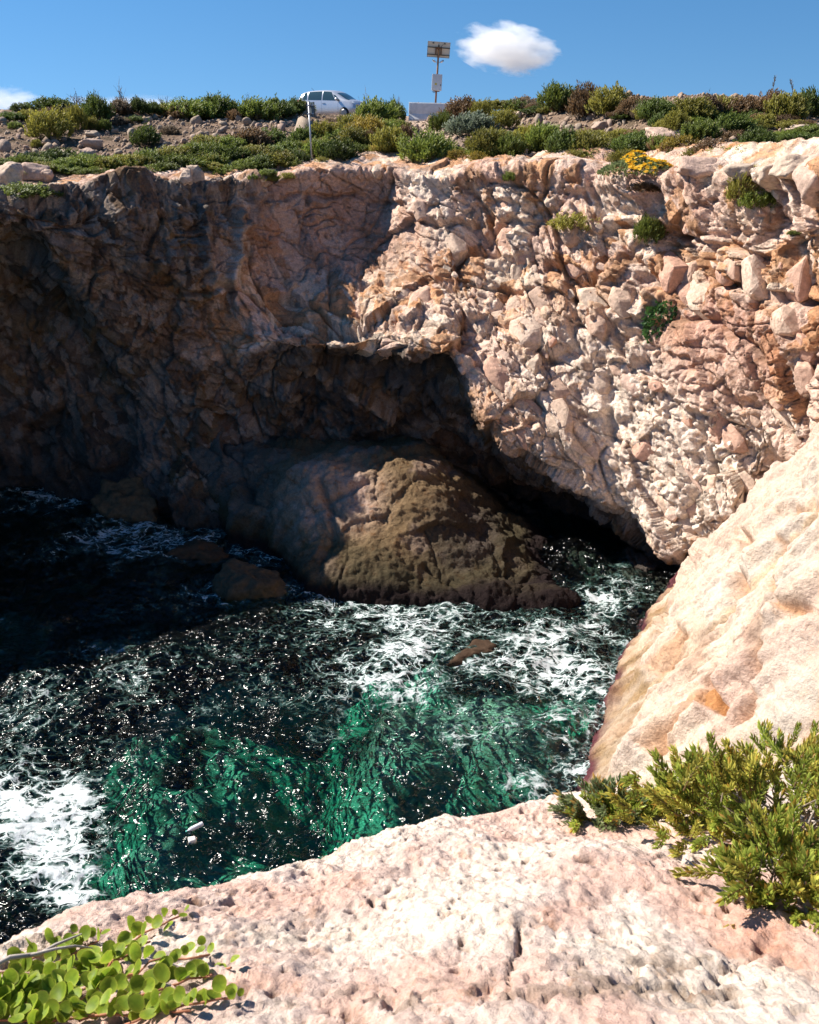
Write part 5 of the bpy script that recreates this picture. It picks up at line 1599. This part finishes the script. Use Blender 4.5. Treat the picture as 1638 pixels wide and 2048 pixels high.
for rn_ in runners:
    pts = np.array(rn_, float)
    sg_ = np.concatenate([[0], np.cumsum(np.hypot(*np.diff(pts, axis=0).T))])
    n_ = max(4, int(sg_[-1] / 40))
    b = MB()
    line = []
    for s_ in np.linspace(0, sg_[-1], n_ * 2):
        line.append(on_rock(np.interp(s_, sg_, pts[:, 0]), np.interp(s_, sg_, pts[:, 1])) + np.array([0, 0, 0.014]) - o0)
    b.tube(line, [0.0028] * len(line), np.array([0.3, 0.13, 0.07]), 5)
    add('runner', b.build('runner', RUN, True), crp)
    s_ = 4.0
    while s_ < sg_[-1]:
        tip = s_ / sg_[-1]
        x, y = np.interp(s_, sg_, pts[:, 0]), np.interp(s_, sg_, pts[:, 1])
        for side in (-1, 1):
            if nl > 298: break
            q = on_rock(x + side * 9 + rng.normal(0, 4), y + rng.normal(0, 5)) + np.array([0, 0, 0.008 + 0.03 * rng.random()]) - o0
            sz = 0.038 * (0.8 + 0.35 * rng.random()) * (1.0 - 0.45 * max(0, tip - 0.75) / 0.25)
            add('leaf', RL[rng.integers(9)], crp, tuple(q), (R(35) + rng.normal(0, 0.45), rng.normal(0, 0.35), -side * (0.6 + 0.5 * rng.random()) + rng.normal(0, 0.5)), (sz, sz * 1.02, sz))
            nl += 1
        s_ += 21 + 8 * rng.random()

# ---- dry branch at the left edge
b = MB()
def brpts(pp, Y0, Y1):
    return [at(x, y, Y0 + (Y1 - Y0) * k / (len(pp) - 1)) for k, (x, y) in enumerate(pp)]
bp_ = brpts([(-120,1985),(-40,1945),(20,1915),(80,1908),(110,1890),(163,1868)], 1.62, 1.85)
b.tube(bp_, [.006, .006, .0055, .005, .004, .002], np.array([0.3, 0.25, 0.2]), 6)
bp2 = brpts([(60,1911),(110,1898),(150,1892),(185,1896)], 1.74, 1.83)
b.tube(bp2, [.004, .0035, .003, .0015], np.array([0.3, 0.25, 0.2]), 6)
add('dry_branch', b.build('dry_branch', GREYWOOD, True), label='dry grey branch reaching in from the left edge above the round leaves', cat='branch')

# ---- fleshy-leaved bushes at the right
def sprig(seed, c0, c1, n=38, L_=0.095):
    r = np.random.default_rng(seed); b = MB()
    bend = r.normal(0, 0.25, 2)
    P0 = lambda t: np.array([bend[0] * L_ * t * t, bend[1] * L_ * t * t, L_ * t])
    b.tube([P0(0), P0(.35), P0(.7), P0(1.0)], [.0022, .002, .0016, .001], np.array((0.28, 0.16, 0.08)), 4)
    for i in range(n):
        t = 0.12 + 0.88 * i / n
        an = i * 2.4 + r.random() * 0.5
        u = np.array([math.cos(an), math.sin(an), 0])
        d = u * (0.75 - 0.35 * t) + np.array([0, 0, 0.75]); d /= np.linalg.norm(d)
        hue = 0.8 + 0.45 * r.random()
        k_ = r.random()
        ca, cb_ = np.array(c0) * hue, np.array(c1) * hue
        if k_ < 0.12: cb_ = np.array((0.45, 0.22, 0.04)) * hue
        b.leaf(P0(t), d, np.cross(u, [0, 0, 1.0]), 0.030 * (0.7 + 0.5 * r.random()), 0.0105, ca, cb_, 0.35)
    return b.build('sprig', FLESHY)
SPR = {'gold': [sprig(960 + k, (0.20, 0.24, 0.04), (0.62, 0.52, 0.10)) for k in range(5)], 'green': [sprig(970 + k, (0.14, 0.20, 0.03), (0.44, 0.48, 0.08)) for k in range(5)],
       'sea': [sprig(980 + k, (0.09, 0.13, 0.05), (0.25, 0.29, 0.13), 34, 0.09) for k in range(4)]}

def bush(label, cpx, cpy, rad, n_, kinds, seed, stems=26, lift=0.0, dead=0.25, part_scale=1.0):
    r = np.random.default_rng(seed)
    c = on_rock(cpx, cpy); c[1] += rad[1] * 0.35; c[2] = min(c[2], slab_z(c[0], c[1])) + lift
    e = add('fleshy_bush', None, None, tuple(c), label=label, cat='bush')
    ends = []
    for i in range(n_):
        th = r.random() * 6.283; ph = math.acos(1 - 1.05 * r.random())
        d = np.array([math.sin(ph) * math.cos(th), math.sin(ph) * math.sin(th), math.cos(ph)])
        lump = 0.8 + 0.25 * math.sin(3.1 * th + seed) * math.sin(2.3 * ph) + 0.18 * r.normal()
        q = d * np.array(rad) * lump * (0.72 + 0.3 * r.random())
        a = Vector(d * np.array([0.8, 0.8, 0.5]) + np.array([0, 0, 0.5]) + r.normal(0, 0.38, 3)).normalized()
        rot = a.to_track_quat('Z', 'Y').to_euler()
        k = kinds[r.integers(len(kinds))]
        sc2 = (0.75 + 0.5 * r.random()) * part_scale
        add('sprig', SPR[k][r.integers(len(SPR[k]))], e, tuple(q), rot, (sc2, sc2, sc2))
        ends.append(q)
    for i in range(stems):
        b = MB(); q = ends[r.integers(len(ends))]
        s0 = np.array([r.normal(0, 0.12), r.normal(0, 0.1), -0.02]) * np.array([rad[0], rad[1], 1]) * 2
        m1 = s0 * 0.6 + q * 0.4 + r.normal(0, 0.03, 3) - np.array([0, 0, 0.03])
        m2 = s0 * 0.25 + q * 0.75 + r.normal(0, 0.03, 3)
        w_ = 0.004 + 0.004 * r.random()
        b.tube([s0, m1, m2, q], [w_, w_ * 0.9, w_ * 0.7, w_ * 0.4], np.array((0.3, 0.25, 0.2)), 5)
        for k in range(4):
            d = q - s0 + r.normal(0, 0.25, 3) * np.linalg.norm(q); d /= np.linalg.norm(d)
            st = s0 + (q - s0) * r.random() * 0.7
            ln = 0.05 + 0.09 * r.random()
            b.tube([st, st + d * ln * 0.5 + r.normal(0, 0.01, 3), st + d * ln], [.0028, .002, .001], np.array((0.3, 0.24, 0.2)), 4)
        add('branch', b.build('branch', GREYWOOD if r.random() < 0.6 else WOOD, True), e)
    return e
bush('large golden green fleshy leaved bush with grey twigs at the right edge', 1575, 1700, (0.46, 0.32, 0.25), 280, ['gold', 'green', 'gold', 'green'], 11, 46)
bush('yellow green outlying clump left of the large golden bush', 1385, 1640, (0.20, 0.14, 0.08), 80, ['gold', 'green', 'green'], 12, 5)
bush('small grey green tuft at the left end of the right bushes', 1212, 1642, (0.14, 0.08, 0.05), 60, ['sea', 'sea', 'green'], 13, 1)
bush('fresh green bush at the lower right edge below the golden bush', 1610, 1810, (0.20, 0.15, 0.14), 110, ['green', 'green', 'gold'], 14, 10)
bush('little green sprout on the rock left of the lower right bush', 1500, 1805, (0.06, 0.05, 0.07), 16, ['green'], 15, 2, 0, 0.2, 0.8)

# ------------------------------------------------------------------ clouds
def cloud_mat(name, dens, seed, nscale=2.2):
    m = bpy.data.materials.new(name); m.use_nodes = True
    nt = m.node_tree; nt.nodes.clear()
    out = nd(nt, 'ShaderNodeOutputMaterial')
    tc = nd(nt, 'ShaderNodeTexCoord')
    nz_ = nd(nt, 'ShaderNodeTexNoise', Scale=nscale, Detail=8.0, Roughness=0.6)
    ad = nd(nt, 'ShaderNodeVectorMath', operation='ADD'); ad.inputs[1].default_value = (seed, seed * 0.7, 0)
    nt.links.new(tc.outputs['Object'], ad.inputs[0]); nt.links.new(ad.outputs[0], nz_.inputs['Vector'])
    ln = nd(nt, 'ShaderNodeVectorMath', operation='LENGTH'); nt.links.new(tc.outputs['Object'], ln.inputs[0])
    s1 = nd(nt, 'ShaderNodeMath', operation='MULTIPLY_ADD'); nt.links.new(nz_.outputs['Fac'], s1.inputs[0]); s1.inputs[1].default_value = 2.1; s1.inputs[2].default_value = -0.20
    s2 = nd(nt, 'ShaderNodeMath', operation='SUBTRACT'); nt.links.new(s1.outputs[0], s2.inputs[0]); nt.links.new(ln.outputs['Value'], s2.inputs[1])
    mr = nd(nt, 'ShaderNodeMapRange'); nt.links.new(s2.outputs[0], mr.inputs[0])
    mr.inputs[1].default_value = 0.0; mr.inputs[2].default_value = 0.5; mr.inputs[3].default_value = 0.0; mr.inputs[4].default_value = dens
    vp = nd(nt, 'ShaderNodeVolumePrincipled'); vp.inputs['Color'].default_value = (0.99, 0.99, 0.99, 1); vp.inputs['Anisotropy'].default_value = 0.2
    nt.links.new(mr.outputs[0], vp.inputs['Density'])
    nt.links.new(vp.outputs[0], out.inputs['Volume'])
    return m
def cloud(px_, py_, w, h, label, dens, seed, tilt=0.0, D_=900.0):
    p_ = at(px_, py_, D_); t_ = D_ / 1.06
    W, Hh = w / FOC * t_, h / FOC * t_
    V, Fc = ico(3)
    me = mesh('cloud', V * np.array([1, 1, 1]), Fc, cloud_mat('cloud_vapour', dens, seed), False)
    add('cloud', me, None, tuple(p_), (0, tilt, 0), (W * 0.62, W * 0.45, Hh * 0.68), label=label, cat='cloud')
cloud(1015, 98, 178, 74, 'single small white cloud right of the solar panels', 0.09, 3.0, R(8))
cloud(18, 206, 130, 50, 'low white cloud on the horizon at the left edge', 0.03, 7.0)
cloud(250, 214, 260, 40, 'low faint cloud behind the bare shrubs on the left', 0.012, 9.0)
